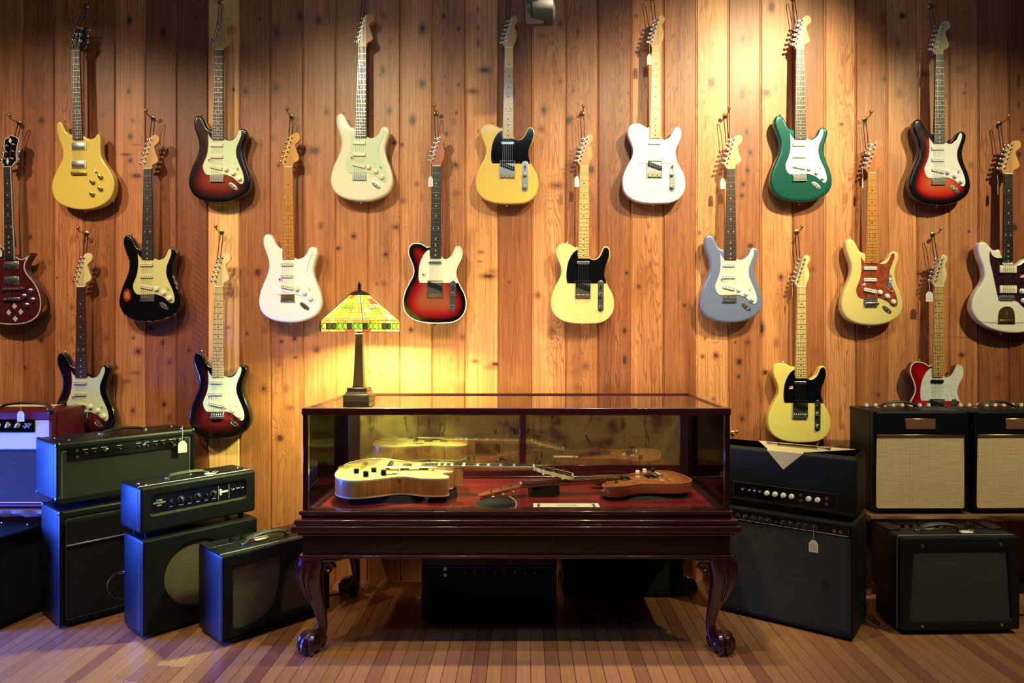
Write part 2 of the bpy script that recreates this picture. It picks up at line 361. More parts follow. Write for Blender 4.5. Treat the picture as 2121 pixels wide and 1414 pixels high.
for i in range(len(EDGES)-1):
    a, b = wx(EDGES[i]), wx(EDGES[i+1]); cx = (a+b)/2; h = (b-a)/2
    kn = [k for k in KNOTS if EDGES[i] <= k[0] < EDGES[i+1]]
    m = plank_material(i, cx, kn, *TINT[i])
    MB().prism([(-h+.0008, .02), (-h+.0008, .006), (-h+.0045, .006), (-h+.0085, 0), (h-.006, 0), (h-.0008, .006), (h-.0008, .02)], 0, 3.6, 'xy').build('plank', m, wb, (cx, YW, 0))
for side in (-1, 1):                                   # the same cladding, out of the frame
    x = wx(EDGES[0] if side < 0 else EDGES[-1])
    while abs(x) < (3.1 if side < 0 else 3.95):
        h = .084; cx = x+side*h
        MB().prism([(-h+.0008, .02), (-h+.0008, .006), (-h+.006, 0), (h-.006, 0), (h-.0008, .006), (h-.0008, .02)], 0, 3.6, 'xy').build('plank', m, wb, (cx, YW, 0)); x += side*.168

floor_mats = [wood('maple_strip_%d' % i, c, d, 1, .9, .38, .25, .9) for i, (c, d) in enumerate([
    ((176,126,86),(140,92,60)), ((164,114,78),(130,84,56)), ((184,136,92),(148,102,66)), ((154,104,74),(118,74,52)), ((176,126,88),(136,88,60)), ((166,120,76),(132,88,54)), ((148,96,72),(112,66,50))])]
fl = MB().box(-3.4, 4, -2, YW+.1, -.1, -.012).build('floor', mat('subfloor', (30, 20, 15), .9)); fl['kind'] = 'structure'
bw = .0572; n = int(5.9/bw); far = MB(); meshes = {}
for c in range(n):
    x = -2.95+c*bw; ys = 2.25; cuts = [ys]
    y = ys+random.uniform(.1, 1.5)
    while y < YW-.12:
        cuts.append(y); y += random.uniform(.45, 1.5)
    cuts.append(YW+.02)
    for a, b in zip(cuts, cuts[1:]):
        L = b-a; mi = random.choice([0, 0, 1, 2, 3, 4, 4, 5, 6])
        bm = MB().rbox(0, bw-.0019, 0, L-.0016, -.012, random.uniform(-.0004, 0), .0008, 1)
        o = bm.build('board', floor_mats[mi], fl, (x, a, 0))
        o.data.materials[0] = floor_mats[mi]
    y = -2
    while y < ys-.3:
        L = random.uniform(.5, 1.4); e = min(y+L, ys-.002); far.box(x, x+bw-.0012, y, e-.001, -.012, 0, random.randrange(7)); y = e
for x0, x1 in ((-3.28, -2.955), (-2.95+n*bw, 3.98)):
    x = x0
    while x < x1-bw:
        y = 1.9
        while y < YW: e = min(y+random.uniform(.5, 1.4), YW+.02); far.box(x, x+bw-.0019, y, e-.0016, -.012, 0, random.randrange(7)); y = e
        x += bw
far.build('board_field', floor_mats, fl, kind='stuff')

# side walls, ceiling and the wall behind the camera (seen only in reflections)
def struct(name, mb, m):
    o = mb.build(name, m); o['kind'] = 'structure'; return o
struct('wall_right', MB().box(4, 4.1, -2, YW, 0, 3.6), room_dark)
struct('ceiling', MB().box(-4.1, 4.1, -2.1, YW+.15, 3.6, 3.7), mat('ceiling_paint', (104, 98, 90), .9))
WXL = -3.30
lw = MB().box(WXL-.1, WXL, -2, 2.35, 0, 3.6).box(WXL-.1, WXL, 3.1, YW, 0, 3.6).box(WXL-.1, WXL, 2.35, 3.1, 0, .25).box(WXL-.1, WXL, 2.35, 3.1, 1.6, 3.6)
struct('wall_left', lw, room_dark)
w1 = struct('added_window', MB().box(WXL-.08, WXL+.01, 2.35, 2.40, .25, 1.6).box(WXL-.08, WXL+.01, 3.05, 3.1, .25, 1.6).box(WXL-.08, WXL+.01, 2.40, 3.05, .25, .30).box(WXL-.08, WXL+.01, 2.40, 3.05, 1.55, 1.6).box(WXL-.06, WXL-.01, 2.40, 3.05, .94, .97), mat('added_window_frame', (60, 50, 42), .6))  # unseen window, added to give the blue side light a source
MB().box(WXL-.04, WXL-.035, 2.40, 3.05, .30, 1.55).build('pane', thin_glass('added_window_glass'), w1)
# stone wall behind the camera
fw = struct('wall_front', MB().box(-4, 4, -2.1, -2.02, 0, 3.6), mat('mortar', (60, 48, 38), .95))
stone_m = []
for i, c in enumerate([(150,118,82), (128,96,66), (108,80,58), (165,132,92), (92,70,56)]):
    t = NT('stone_%d' % i); nn = t.noise(t.coord('Object'), 9, 5, .6); t.bump(nn, .7, .02)
    t.set(Base_Color=t.mix(nn, srgb(*c), srgb(*[int(v*.6) for v in c])), Roughness=.8); stone_m.append(t.m)
z = 0; rr = random.Random(3)
while z < 3.55:
    hh = rr.uniform(.2, .38); x = -3.9-rr.uniform(0, .3)
    while x < 3.9:
        ww = rr.uniform(.3, .75)
        j = lambda: rr.uniform(-.02, .02)
        pts = [(max(x, -3.98)+.012, z+.012+j()/3), (min(x+ww, 3.98)-.012, z+.012+j()/3), (min(x+ww, 3.98)-.012+j()/2, z+hh*.5), (min(x+ww, 3.98)-.014, z+hh-.012+j()/3), (max(x, -3.98)+.012, z+hh-.012+j()/3)]
        if min(x+ww, 3.98)-max(x, -3.98) > .08:
            MB().prism(pts, -2.02-.005, -1.98+rr.uniform(-.015, .02)).build('stone', rr.choice(stone_m), fw)
        x += ww
    z += hh

# ================================================================ GUITARS
YG = YW-.075                                # front face of the hanging guitars
KG = YG/F                                   # metres per template unit
def cv(pts, x0, y0, sl, sc):                # traced template -> (right of neck axis, below the nut)
    return [((x-(x0+(y-y0)*sl))/sc, (y-y0)/sc) for x, y in pts]
def offset_loop(pts, d):
    n = len(pts); out = []; area2 = sum(pts[i].x*pts[(i+1) % n].y-pts[(i+1) % n].x*pts[i].y for i in range(n)); s = 1 if area2 > 0 else -1
    for i in range(n):
        t = (pts[(i+1) % n]-pts[i-1])
        if t.length < 1e-9: out.append(pts[i].copy()); continue
        t.normalize(); out.append(pts[i]+Vector((-t.y, t.x))*d*s)
    return out
def body_mesh(name, loop, th, r, mats, step=.011, dome=0, dist=True):
    """solid guitar body: outline in x-z, back at y=0, front at y=-th, rims rounded with radius r; mats=[front, side]"""
    loop = [Vector(p) for p in loop]; n = len(loop)
    rings = []; segs = 4
    for q in range(segs+1):
        a = PI/2*q/segs; rings.append((r*(1-math.sin(a)), -(r*(1-math.cos(a)))))
    prof = [(o, y) for o, y in rings]                       # back: from face (off r,y 0) to side (off 0,y -r)
    prof += [(o, -th-y) for o, y in rings[::-1]]
    v = []; f = []; mi = []
    for o, y in prof:
        for p in offset_loop(loop, o): v.append((p.x, y, p.y))
    m = len(prof)
    for j in range(m-1):
        for k in range(n):
            f.append((j*n+k, j*n+(k+1) % n, (j+1)*n+(k+1) % n, (j+1)*n+k)); mi.append(0 if j >= segs+1 else 1)
    f.append(tuple(range(n))); mi.append(1)
    rim = offset_loop(loop, r)
    xs = [p.x for p in rim]; zs = [p.y for p in rim]; pts = list(rim)
    def inside(p):
        c = False
        for i in range(n):
            a, b = rim[i], rim[i-1]
            if (a.y > p.y) != (b.y > p.y) and p.x < (b.x-a.x)*(p.y-a.y)/(b.y-a.y)+a.x: c = not c
        return c
    def rimd(p):
        best = 9
        for i in range(n):
            a = loop[i]; b = loop[(i+1) % n]; d = b-a; L = d.length_squared
            t = 0 if L == 0 else max(0, min(1, (p-a).dot(d)/L)); e = (a+d*t-p).length
            if e < best: best = e
        return best
    x = min(xs)
    while x < max(xs):
        z = min(zs)
        while z < max(zs):
            p = Vector((x, z))
            if inside(p) and min((p-q).length_squared for q in rim) > (step*.45)**2: pts.append(p)
            z += step
        x += step
    vv, ee, ff, *_ = delaunay_2d_cdt(pts, [], [list(range(n))], 1, 1e-7)
    base = len(v); D = [0]*len(v)
    for j in range(m):
        for k in range(n): D[j*n+k] = prof[j][0]
    for p in vv:
        d = rimd(p) if dist or dome else 0; D.append(d)
        v.append((p.x, -th-(dome*(1-math.exp(-max(0, d-r)/.045)) if dome else 0), p.y))
    for t in ff: f.append(tuple(i+base for i in t)); mi.append(0)
    me = bpy.data.meshes.new(name); me.from_pydata(v, [], f)
    for mm in mats: me.materials.append(mm)
    me.polygons.foreach_set('material_index', mi)
    at = me.attributes.new('rim_distance', 'FLOAT', 'POINT'); at.data.foreach_set('value', D)
    bm = bmesh.new(); bm.from_mesh(me); bmesh.ops.remove_doubles(bm, verts=bm.verts, dist=1e-5); bm.to_mesh(me); bm.free()
    finish(me, 50); return me
def ribbon(loop, w, y0, y1, m, name='binding'):
    """a binding strip that runs round the edge of an outline, width w inwards, from y0 to y1"""
    a = [Vector(p) for p in loop]; out = offset_loop(a, -.0006); inn = offset_loop(a, w); mb = MB(); n = len(a); v = []
    for q in range(n): v += [(out[q].x, y0, out[q].y), (out[q].x, y1, out[q].y), (inn[q].x, y1, inn[q].y), (inn[q].x, y0, inn[q].y)]
    mb.add(v, [(q*4+k, q*4+(k+1) % 4, ((q+1) % n)*4+(k+1) % 4, ((q+1) % n)*4+k) for q in range(n) for k in range(4)])
    return mb.mesh(name, m)

SA = (231, 320, -.0155, 3.075)
S_BODY = cv([(190,832),(160,820),(142,797),(128,765),(112,743),(90,737),(71,748),(63,775),(66,810),(78,850),(92,890),(97,930),(90,975),(72,1020),(50,1070),(35,1120),(30,1165),(38,1205),(62,1243),(100,1268),(150,1283),(220,1290),(290,1283),(350,1262),(395,1232),(417,1195),(424,1160),(420,1120),(408,1075),(390,1030),(378,985),(376,945),(388,900),(400,865),(401,836),(387,818),(366,815),(347,828),(335,852),(318,875),(290,889),(258,885)], *SA)
S_GUARD = cv([(158,852),(163,864),(178,884),(192,893),(250,893),(264,887),(288,897),(318,889),(338,866),(350,838),(361,826),(370,836),(368,862),(354,900),(340,935),(336,975),(343,1010),(359,1050),(376,1090),(386,1130),(384,1158),(370,1170),(348,1158),(320,1132),(290,1119),(262,1112),(165,1115),(145,1110),(130,1088),(125,1060),(132,1035),(144,1008),(154,975),(160,930),(160,890)], *SA)
S_HEAD = cv([(205,318),(203,308),(196,303),(195,288),(205,262),(220,215),(237,165),(250,130),(262,113),(280,107),(297,112),(306,128),(305,148),(294,163),(281,173),(276,187),(281,212),(290,240),(297,262),(294,276),(281,287),(266,295),(258,306),(257,318)], *SA)
TA = (552, -1048, -.0103, 7.442)
T_BODY = cv([(452,180),(420,190),(380,168),(330,140),(270,126),(200,130),(145,170),(120,240),(128,320),(160,400),(190,480),(200,560),(182,640),(130,740),(75,850),(42,960),(38,1060),(60,1160),(120,1240),(210,1300),(330,1335),(500,1350),(680,1345),(800,1330),(900,1280),(970,1200),(1003,1100),(1005,1000),(982,900),(940,820),(900,740),(865,660),(850,580),(865,500),(902,420),(937,340),(947,260),(930,195),(890,165),(845,180),(815,240),(780,310),(730,355),(680,370),(642,350),(618,322)], *TA)
T_GUARD = cv([(452,228),(400,252),(350,312),(302,420),(280,540),(277,640),(290,722),(330,731),(600,731),(870,731),(884,728),(872,680),(852,600),(857,520),(886,440),(917,360),(932,280),(920,210),(890,184),(852,196),(827,250),(792,322),(742,364),(690,378),(650,364),(620,352),(455,352)], *TA)
HA = (720, 305, -.0103, 3.074)
T_HEAD = cv([(694,304),(690,294),(681,288),(685,268),(700,225),(715,180),(728,135),(738,110),(752,102),(767,107),(775,124),(770,145),(759,161),(757,175),(766,198),(770,225),(764,260),(752,284),(746,304)], *HA)
DA = (485, 323, .021, 3.074)
D_BODY = cv([(462,852),(440,850),(415,830),(400,797),(388,775),(370,768),(357,785),(356,822),(368,870),(385,920),(396,960),(392,1010),(370,1055),(342,1110),(326,1170),(329,1220),(350,1268),(395,1303),(460,1326),(530,1334),(600,1325),(660,1300),(704,1260),(724,1200),(721,1140),(698,1090),(665,1040),(643,1000),(636,950),(638,905),(634,868),(626,851),(612,857),(598,876),(570,885),(542,872),(522,858)], *DA)
D_HEAD = cv([(460,323),(459,300),(466,285),(456,268),(465,240),(480,200),(492,176),(508,180),(517,165),(528,178),(546,176),(544,200),(540,240),(540,283),(522,303),(511,323)], *DA)
RA = (55, 335, .028, 3.145)
R_BODY = cv([(38,872),(20,850),(-12,845),(-42,860),(-65,900),(-70,950),(-58,1000),(-50,1050),(-70,1110),(-103,1170),(-118,1230),(-103,1290),(-55,1335),(20,1355),(100,1360),(165,1355),(225,1330),(262,1285),(272,1220),(258,1150),(228,1090),(188,1040),(166,1000),(170,960),(190,925),(208,897),(200,896),(182,915),(158,930),(132,932),(108,915)], *RA)
R_HEAD = cv([(31,335),(30,318),(18,305),(24,285),(34,235),(38,195),(36,168),(48,150),(62,148),(72,133),(82,129),(96,138),(112,143),(130,163),(121,200),(114,250),(116,296),(98,316),(82,335)], *RA)
JA = (236, 370, -.012, 3.072)
J_BODY = cv([(200,892),(192,862),(178,848),(160,855),(140,850),(120,828),(97,805),(72,802),(54,820),(48,860),(60,910),(80,960),(87,1020),(70,1070),(40,1112),(15,1160),(3,1220),(20,1270),(60,1318),(120,1352),(200,1375),(290,1381),(380,1366),(432,1330),(457,1280),(452,1220),(422,1160),(390,1110),(373,1060),(373,1010),(386,960),(392,925),(378,905),(352,905),(325,925),(300,945),(280,945),(262,925)], *JA)
J_GUARD = cv([(120,862),(135,888),(165,904),(198,906),(201,945),(262,945),(300,953),(330,936),(352,918),(372,922),(372,960),(362,1010),(362,1060),(380,1110),(410,1160),(428,1210),(410,1238),(372,1236),(332,1215),(300,1185),(272,1172),(190,1172),(170,1150),(155,1080),(138,1000),(120,920)], *JA)
S_HEAD_BIG = [(u*1.12, v*1.0) for u, v in S_HEAD]

shared = {}
def once(key, fn):
    if key not in shared: shared[key] = fn()
    return shared[key]
KS = KG
def tuner_mesh(m, side=-1, key='steel'):
    def f():
        b = MB().cyl((0, 0, 0), (0, -.012, 0), .0042, .0036, 12).cyl((0, -.012, 0), (0, -.014, 0), .003, .0026, 10)
        b.cyl((0, 0, 0), (0, -.0015, 0), .0062, None, 12)
        b.box(side*.012-.006, side*.012+.006, .014, .022, -.006, .006)
        b.cyl((side*.012, .016, 0), (side*.022, .014, 0), .0022, None, 8)
        b.ball((side*.026, .014, 0), .0075, 6, (1, .45, 1)); return b.mesh('tuner', m)
    return once(('tuner', m.name, side), f)
def pickup_s(m):
    def f():
        lp = smooth_loop([(-.034, 0), (-.033, .0055), (-.030, .009), (0, .009), (.030, .009), (.033, .0055), (.034, 0), (.033, -.0055), (.030, -.009), (0, -.009), (-.030, -.009), (-.033, -.0055)], 2)
        me = plate(lp, 0, .0075, .0016); me.materials.append(m); return me
    return once(('pickup', m.name), f)
def poles(n=6, w=.0104, y=-.0075, m=None):
    def f():
        b = MB()
        for i in range(n): b.cyl(((i-(n-1)/2)*w, y, 0), ((i-(n-1)/2)*w, y-.0008, 0), .0024, None, 8)
        return b.mesh('pole_pieces', m or chrome)
    return once(('poles', n, w, y, (m or chrome).name), f)
def knob_mesh(m, r=.0125, h=.012):
    return once(('knob', m.name, r), lambda: MB().lathe((0, 0, 0), [(r*1.08, 0), (r*1.05, h*.35), (r*.85, h*.45), (r*.78, h*.95), (r*.68, h)], 18, '-y').mesh('knob', m))
def humbucker(m, ring):
    def f():
        b = MB().rbox(-.041, .041, -.0045, 0, -.021, .021, .002, 1, 1).rbox(-.034, .034, -.0095, -.003, -.0175, .0175, .003, 2, 0)
        for i in range(6): b.cyl(((i-2.5)*.0104, -.0095, .008), ((i-2.5)*.0104, -.0103, .008), .0021, None, 8, 1)
        return b.mesh('pickup', [m, ring])
    return once(('hb', m.name, ring.name), f)
def flag(parent, x, z, y, w=.021, h=.0165, blue_text=False):
    b = MB()
    for i in range(7): b.box(x-w/2, x+w/2, y-.0002, y, z-h/2+i*h/7, z-h/2+(i+1)*h/7, i % 2)
    b.box(x-w/2, x-w*.06, y-.0004, y-.0001, z, z+h/2, 2)
    return b.build('flag_sticker', [flag_red, flag_white, flag_blue], parent)
screwm = chrome

def screws(parent, pts, y, m=None, r=.0016):
    b = MB()
    for x, z in pts: b.cyl((x, y, z), (x, y-.0008, z), r, r*.7, 8)
    return b.build('screws', m or chrome, parent, kind='stuff')

def neck_parts(root, k, vb, nutw, endw, ue, ve, Lsc, board, headmat, neckmat, th, nf=21, dots=blackp, head=None, headtilt=0, posts=(), keyside=-1, metal=chrome, binding=None, headfront=None, drop=.004, bound_head=None, y_neck=None, inlay='dot'):
    T = lambda u, v: (u*k, (vb-v)*k)
    yf = -(th+.008)                                     # playing face of the fretboard
    a0, a1 = nutw/2, endw/2
    loop = [T(-a0, 0), T(a0, 0), T(ue+a1, ve), T(ue-a1, ve)]
    fb = MB().prism(loop, -(th+.0015), yf).build('fretboard', board, root)
    if binding:
        for sgn in (-1, 1):
            p0 = T(sgn*a0, 0); p1 = T(ue+sgn*a1, ve)
            MB().prism([(p0[0], p0[1]), (p0[0]-sgn*.0022, p0[1]), (p1[0]-sgn*.0022, p1[1]), (p1[0], p1[1])], -(th+.001), yf-.0004).build('binding', binding, fb)
    at = lambda v: (ue*v/ve, a0+(a1-a0)*v/ve)
    fz = []
    for i in range(1, nf+1):
        v = Lsc*(1-2**(-i/12)); fz.append(v)
        if v > ve-.5: continue
        c, hw = at(v); x, z = T(c, v); hw *= k
        MB().rbox(-hw+.0004, hw-.0004, -.0011, .0004, -.0012, .0012, .0005, 1).build('fret', fretm, fb, (x, yf, z))
    fz = [0]+fz
    b = MB()
    for i in (3, 5, 7, 9, 12, 15, 17, 19, 21):
        if i > nf: continue
        v = (fz[i-1]+fz[i])/2; c, hw = at(v)
        for du in ((-.26, .26) if i == 12 else (0,)):
            x, z = T(c+du*2*hw, v)
            if inlay == 'dot': b.cyl((x, yf, z), (x, yf-.0003, z), .0032, None, 12)
            else: b.box(x-hw*k*.7, x+hw*k*.7, yf-.0003, yf, z-.006, z+.006)
    b.build('inlay_dots', dots, fb, kind='stuff')
    # neck shaft: half-round section from the nut to the heel
    secs = []
    for v, dep in ((-2, .018), (4, .017), (ve*.5, .019), (ve*.72, .021), (ve*.80, .03), (ve*.86, .034)):
        c, hw = at(max(v, 0)); x, z = T(c, v); hw *= k*.985; d = dep
        secs.append([(x+hw*math.cos(PI*q/8), -(th+.0018)+d*math.sin(PI*q/8), z) for q in range(9)])
    MB().loft(secs).build('neck', neckmat, root)
    x, z = T(0, 0)
    MB().rbox(-a0*k, a0*k, -.0035, .003, -.0018, .0022, .0006, 1).build('nut', whitep, root, (x, yf+.0015, z))
    # headstock has its origin at the nut so that it can tilt back
    ho = []
    if head:
        lp = smooth_loop([(u*k, -v*k) for u, v in head], 4)
        me = plate(lp, .0, .0145, .0016); me.materials.append(headfront or headmat)
        hd = link('headstock', me, root, (x, -(th+.0015)+.0145-drop+.0, z+.001), (-headtilt, 0, 0))
        if bound_head: link('binding', ribbon(lp, .0022, -.0008, -.0152, bound_head), hd)
        for (pu, pv, sd) in posts: link('tuner', tuner_mesh(metal, sd), hd, (pu*k, -.0145, -pv*k))
        ho = [hd]
        sb = MB()                                       # strings on the headstock
        for i, (pu, pv, sd) in enumerate(posts):
            w0 = (i-2.5)*nutw*.15 if len(posts) == 6 else 0
            sb.tube([(w0*k, -.0175, 0), (pu*k, -.021, -pv*k)], .0005, 4)
        sb.build('strings', steel, hd, kind='stuff')
    return yf, ho

def body_strings(root, k, vb, nutw, ub, vbr, yn, yb, spread=.0525):
    b = MB()
    for i in range(6):
        q = (i-2.5)/5
        b.tube([(q*nutw*.82*k, yn-.002, vb*k), (ub*k+q*spread, yb, (vb-vbr)*k)], .00075-.00006*i, 4)
    return b.build('strings', steel, root, kind='stuff')

def root_for(nut, slope, s, vb, label, cat='guitar', yback=YG+.045):
    k = KG*s; a = math.atan(slope); N = P(nut[0], nut[1], YG)
    loc = N+Vector((math.sin(a), 0, -math.cos(a)))*vb*k; loc.y = yback
    return thing('electric_guitar', label, cat, loc, (0, -a, 0), 'electric guitars hung on the plank wall'), k

S_POSTS = [(u, v, -1) for u, v in cv([(210,283),(218,253),(227,223),(236,193),(245,163),(254,135)], *SA)]
T_POSTS = [(u, v, -1) for u, v in cv([(697,267),(705,240),(713,213),(722,186),(732,158),(740,130)], *HA)]

def strat(nut, slope, s, label, bodymat, guard, board, headm, pk=cream, kn=cream, metal=chrome, dots=pearl, sticker=True, modern=False, sidemat=None, neckm=None, edge_line=False, th=.045):
    vb = (1290-320)/3.075
    root, k = root_for(nut, slope, s, vb, label)
    T = lambda p: (p[0]*k, (vb-p[1])*k)
    S = lambda x, y: T(cv([(x, y)], *SA)[0])
    loop = smooth_loop([T(p) for p in S_BODY], 3)
    body = link('body', body_mesh('body', loop, th, .0105, [bodymat, sidemat or bodymat]), root)
    g = plate(smooth_loop([T(p) for p in S_GUARD], 3), -th-.0001, .0026, .0007); g.materials.append(guard)
    link('pickguard', g, root)
    screws(root, [S(*p) for p in ((163,862),(168,930),(140,1030),(142,1100),(268,895),(360,838),(352,895),(340,1000),(370,1072),(376,1160),(262,1104))], -th-.0026)
    yf, _ = neck_parts(root, k, vb, 50/3.075, 73/3.075, -.0, 573/3.075, 818/3.075, board, headm, neckm or maple_head, th, 21, dots, S_HEAD, 0, S_POSTS, -1, metal)
    yg = -th-.0027
    for (x, y, r) in ((213, 925, 0), (212, 998, 0), (211, 1067, -.22)):
        X, Z = S(x, y); p = link('pickup', pickup_s(pk), root, (X, yg, Z), (0, -r, 0)); link('pole_pieces', poles(), p)
    for (x, y) in ((274,1078),(320,1103),(358,1138)):
        X, Z = S(x, y); link('knob', knob_mesh(kn), root, (X, yg, Z))
    a = S(313, 1040); b = S(346, 1074)
    MB().tube([(a[0], yg-.0002, a[1]), (b[0], yg-.0002, b[1])], .0009, 4).rbox(b[0]-.003, b[0]+.003, yg-.016, yg, b[1]-.002, b[1]+.005, .0015, 1).build('selector_switch', kn, root)
    X, Z = S(214, 1140); m = MB()
    m.rbox(-.036, .036, -.004, 0, -.009, .021, .001, 1)
    if modern: m.rbox(-.030, .040, -.016, -.003, -.016, -.002, .003, 2)
    else: m.rbox(-.037, .037, -.0085, 0, -.016, -.008, .001, 1)
    for i in range(6):
        q = (i-2.5)*.0113; m.rbox(q-.0048, q+.0048, -.0095, -.003, -.008, .011, .001, 1)
        m.cyl((q, -.0045, .0165), (q, -.0055, .0165), .0022, None, 8)
    m.build('bridge', metal, root, (X, -th, Z))
    # boat-shaped jack plate
    X, Z = S(318, 1187); lp = [(math.cos(t)*.0168*3*.6, math.sin(t)*.0125) for t in [2*PI*i/24 for i in range(24)]]
    jp = MB().loft([[(x, 0, z) for x, z in lp], [(x*.97, -.002, z*.95) for x, z in lp], [(x*.62, -.0025, z*.66) for x, z in lp], [(x*.5, .001, z*.5) for x, z in lp]])
    j = jp.build('jack_plate', metal, root, (X, -th-.0002, Z), (0, math.radians(38), 0))
    MB().cyl((0, 0, 0), (0, -.004, 0), .0052, None, 12).build('jack', chrome, j)
    if sticker:
        X, Z = S(172, 1025); flag(root, X, Z, yg-.0003)
    X, Z = S(218, 1290); MB().lathe((X, -th/2, Z), [(.003, 0), (.003, -.004), (.0075, -.009), (.006, -.011)], 12).build('strap_button', metal, root)
    X, Z = S(106, 740); MB().lathe((X, -th/2, Z), [(.003, 0), (.003, .004), (.007, .009), (.006, .011)], 12).build('strap_button', metal, root)
    body_strings(root, k, vb, 50/3.075, (214-SA[0]-(1135-320)*SA[2])/3.075, (1135-320)/3.075, yf, -th-.010)
    return root, S, k

def tele(nut, slope, s, label, bodymat, guard, board, headm, bind=None, metal=chrome, dots=blackp, sticker=None, modern=False, sidemat=None, neckm=None, r=.004, pick=chrome, th=.045, darkbridge=False):
    vb = (1350+1048)/7.442
    root, k = root_for(nut, slope, s, vb, label)
    T = lambda p: (p[0]*k, (vb-p[1])*k)
    S = lambda x, y: T(cv([(x, y)], *TA)[0])
    loop = smooth_loop([T(p) for p in T_BODY], 3)
    link('body', body_mesh('body', loop, th, r, [bodymat, sidemat or bodymat]), root)
    if bind: link('binding', ribbon(loop, .0042, -th+.005, -th-.0006, bind), root)
    g = plate(smooth_loop([T(p) for p in T_GUARD], 2), -th-.0001, .0024, .0006); g.materials.append(guard); link('pickguard', g, root)
    sc = [S(*p) for p in ((428,252),(874,207),(307,707),(705,712),(866,715),(640,362),(905,360))]
    screws(root, sc, -th-.0024)
    yf, _ = neck_parts(root, k, vb, 52/3.074, 68/3.074, 0, (355+1048)/7.442, (912+1048)/7.442, board, headm, neckm or headm, th, 21, dots, T_HEAD, 0, T_POSTS, -1, metal)
    yg = -th-.0025
    X, Z = S(532, 424); lp = smooth_loop([(-.033, 0), (-.030, .0075), (0, .008), (.030, .0075), (.033, 0), (.030, -.0075), (0, -.008), (-.030, -.0075)], 3)
    me = plate(lp, 0, .007, .002); me.materials.append(pick); p = link('neck_pickup', me, root, (X, yg, Z))
    x0, z0 = S(412, 970); x1, z1 = S(645, 697); X = (x0+x1)/2; W = (x1-x0)/2; Z0 = z0; Hh = z1-z0
    b = MB().rbox(-W, W, -.002, 0, 0, Hh, .0008, 1)
    for (a0, a1, c0, c1) in ((-W, -W+.0015, 0, Hh), (W-.0015, W, 0, Hh), (-W, W, Hh-.0015, Hh)): b.box(a0, a1, -.009, 0, c0, c1)
    if modern: b.box(-W, W, -.009, 0, 0, .0015)
    br = b.build('bridge_plate', metal, root, (X, -th, Z0))
    a = [(-W*.93, Hh*.86), (-W*.93, Hh*.72), (W*.82, Hh*.46), (W*.95, Hh*.50), (W*.95, Hh*.66), (-W*.80, Hh*.93)]
    bp = MB().prism(a, -.002, -.0085).build('bridge_pickup', blackp, br)
    pm = MB()
    for i in range(6):
        t = (i+.5)/6; pm.cyl((-W*.78+t*W*1.56, -.0085, Hh*(.815-.24*t)), (-W*.78+t*W*1.56, -.0092, Hh*(.815-.24*t)), .0023, None, 8)
    pm.build('pole_pieces', chrome, bp)
    for i in range(3 if not modern else 6):
        n = 3 if not modern else 6; w_ = 2*W*.92/n; q = -W*.92+w_*(i+.5)
        MB().rbox(q-w_*.45, q+w_*.45, -.0095, -.002, Hh*.06, Hh*.24, .0015, 1).build('saddle', gold if not modern else metal, br)
    x0, z0 = S(752, 1165); x1, z1 = S(848, 690); X = (x0+x1)/2; W = (x1-x0)/2; Hh = (z1-z0)/2; Zc = (z0+z1)/2
    lp = [(W*math.cos(t), Hh-W+W*math.sin(t)) for t in [PI*i/8 for i in range(9)]]+[(W*math.cos(t), -Hh+W+W*math.sin(t)) for t in [PI+PI*i/8 for i in range(9)]]
    me = plate(lp, 0, .003, .0008); me.materials.append(metal); cp = link('control_plate', me, root, (X, -th-.0002, Zc))
    for y in (905, 1095):
        xx, zz = S(798, y)
        MB().lathe((xx-X, -.003, zz-Zc), [(.0095, 0), (.0098, .012), (.009, .014), (.006, .0142), (.0058, .0125)], 20, '-y').build('knob', metal, cp)
    xx, zz = S(800, 800)
    MB().box(-.0012, .0012, -.0032, -.002, -.016, .016).cyl((0, -.002, .004), (0, -.014, .006), .0035, .0045, 12).build('selector_switch', blackp, cp, (xx-X, 0, zz-Zc))
    for y in (705, 1152):
        xx, zz = S(800, y); MB().cyl((xx-X, -.003, zz-Zc), (xx-X, -.0045, zz-Zc), .0025, .0018, 8).build('screw', chrome, cp)
    if sticker:
        X, Z = S(*sticker); flag(root, X, Z, yg-.0003)
    X, Z = S(520, 1350); MB().lathe((X, -th/2, Z), [(.003, 0), (.003, -.004), (.0075, -.009), (.006, -.011)], 12).build('strap_button', metal, root)
    X, Z = S(295, 127); MB().lathe((X, -th/2, Z), [(.003, 0), (.003, .004), (.007, .009), (.006, .011)], 12).build('strap_button', metal, root)
    body_strings(root, k, vb, 52/3.074, (528-TA[0]-(930+1048)*TA[2])/7.442, (930+1048)/7.442, yf, -th-.010)
    return root, S, k

def lacquer(name, c, coat=1, rough=.3, **k): return mat(name, c, rough, 0, coat, **k)
mint = mat('mint_guard', (214, 228, 190), .3, 0, .5); aged_mint = mat('aged_mint_guard', (214, 208, 138), .35, 0, .4)
white_guard = mat('white_guard', (244, 244, 238), .28, 0, .5); black_guard = mat('black_guard', (9, 10, 14), .12, 0, 1)
parch = mat('parchment_guard', (238, 232, 205), .3, 0, .5)
t = NT('pearl_guard'); nn = t.noise(t.coord('Object'), 60, 4, .7); t.set(Base_Color=t.mix(t.rmap(nn, .35, .65), srgb(222, 224, 200), srgb(248, 248, 238)), Roughness=.25); pearl_guard = t.m
def tort(name, a, b):
    t = NT(name); nn = t.noise(t.coord('Object'), 45, 4, .7); t.set(Base_Color=t.mix(t.rmap(nn, .4, .62), srgb(*a), srgb(*b)), Roughness=.2)
    t.b.inputs['Coat Weight'].default_value = 1; return t.m
red_tort = tort('red_tortoise_guard', (168, 82, 52), (128, 52, 34)); dark_tort = tort('dark_tortoise_guard', (24, 18, 30), (62, 26, 34))
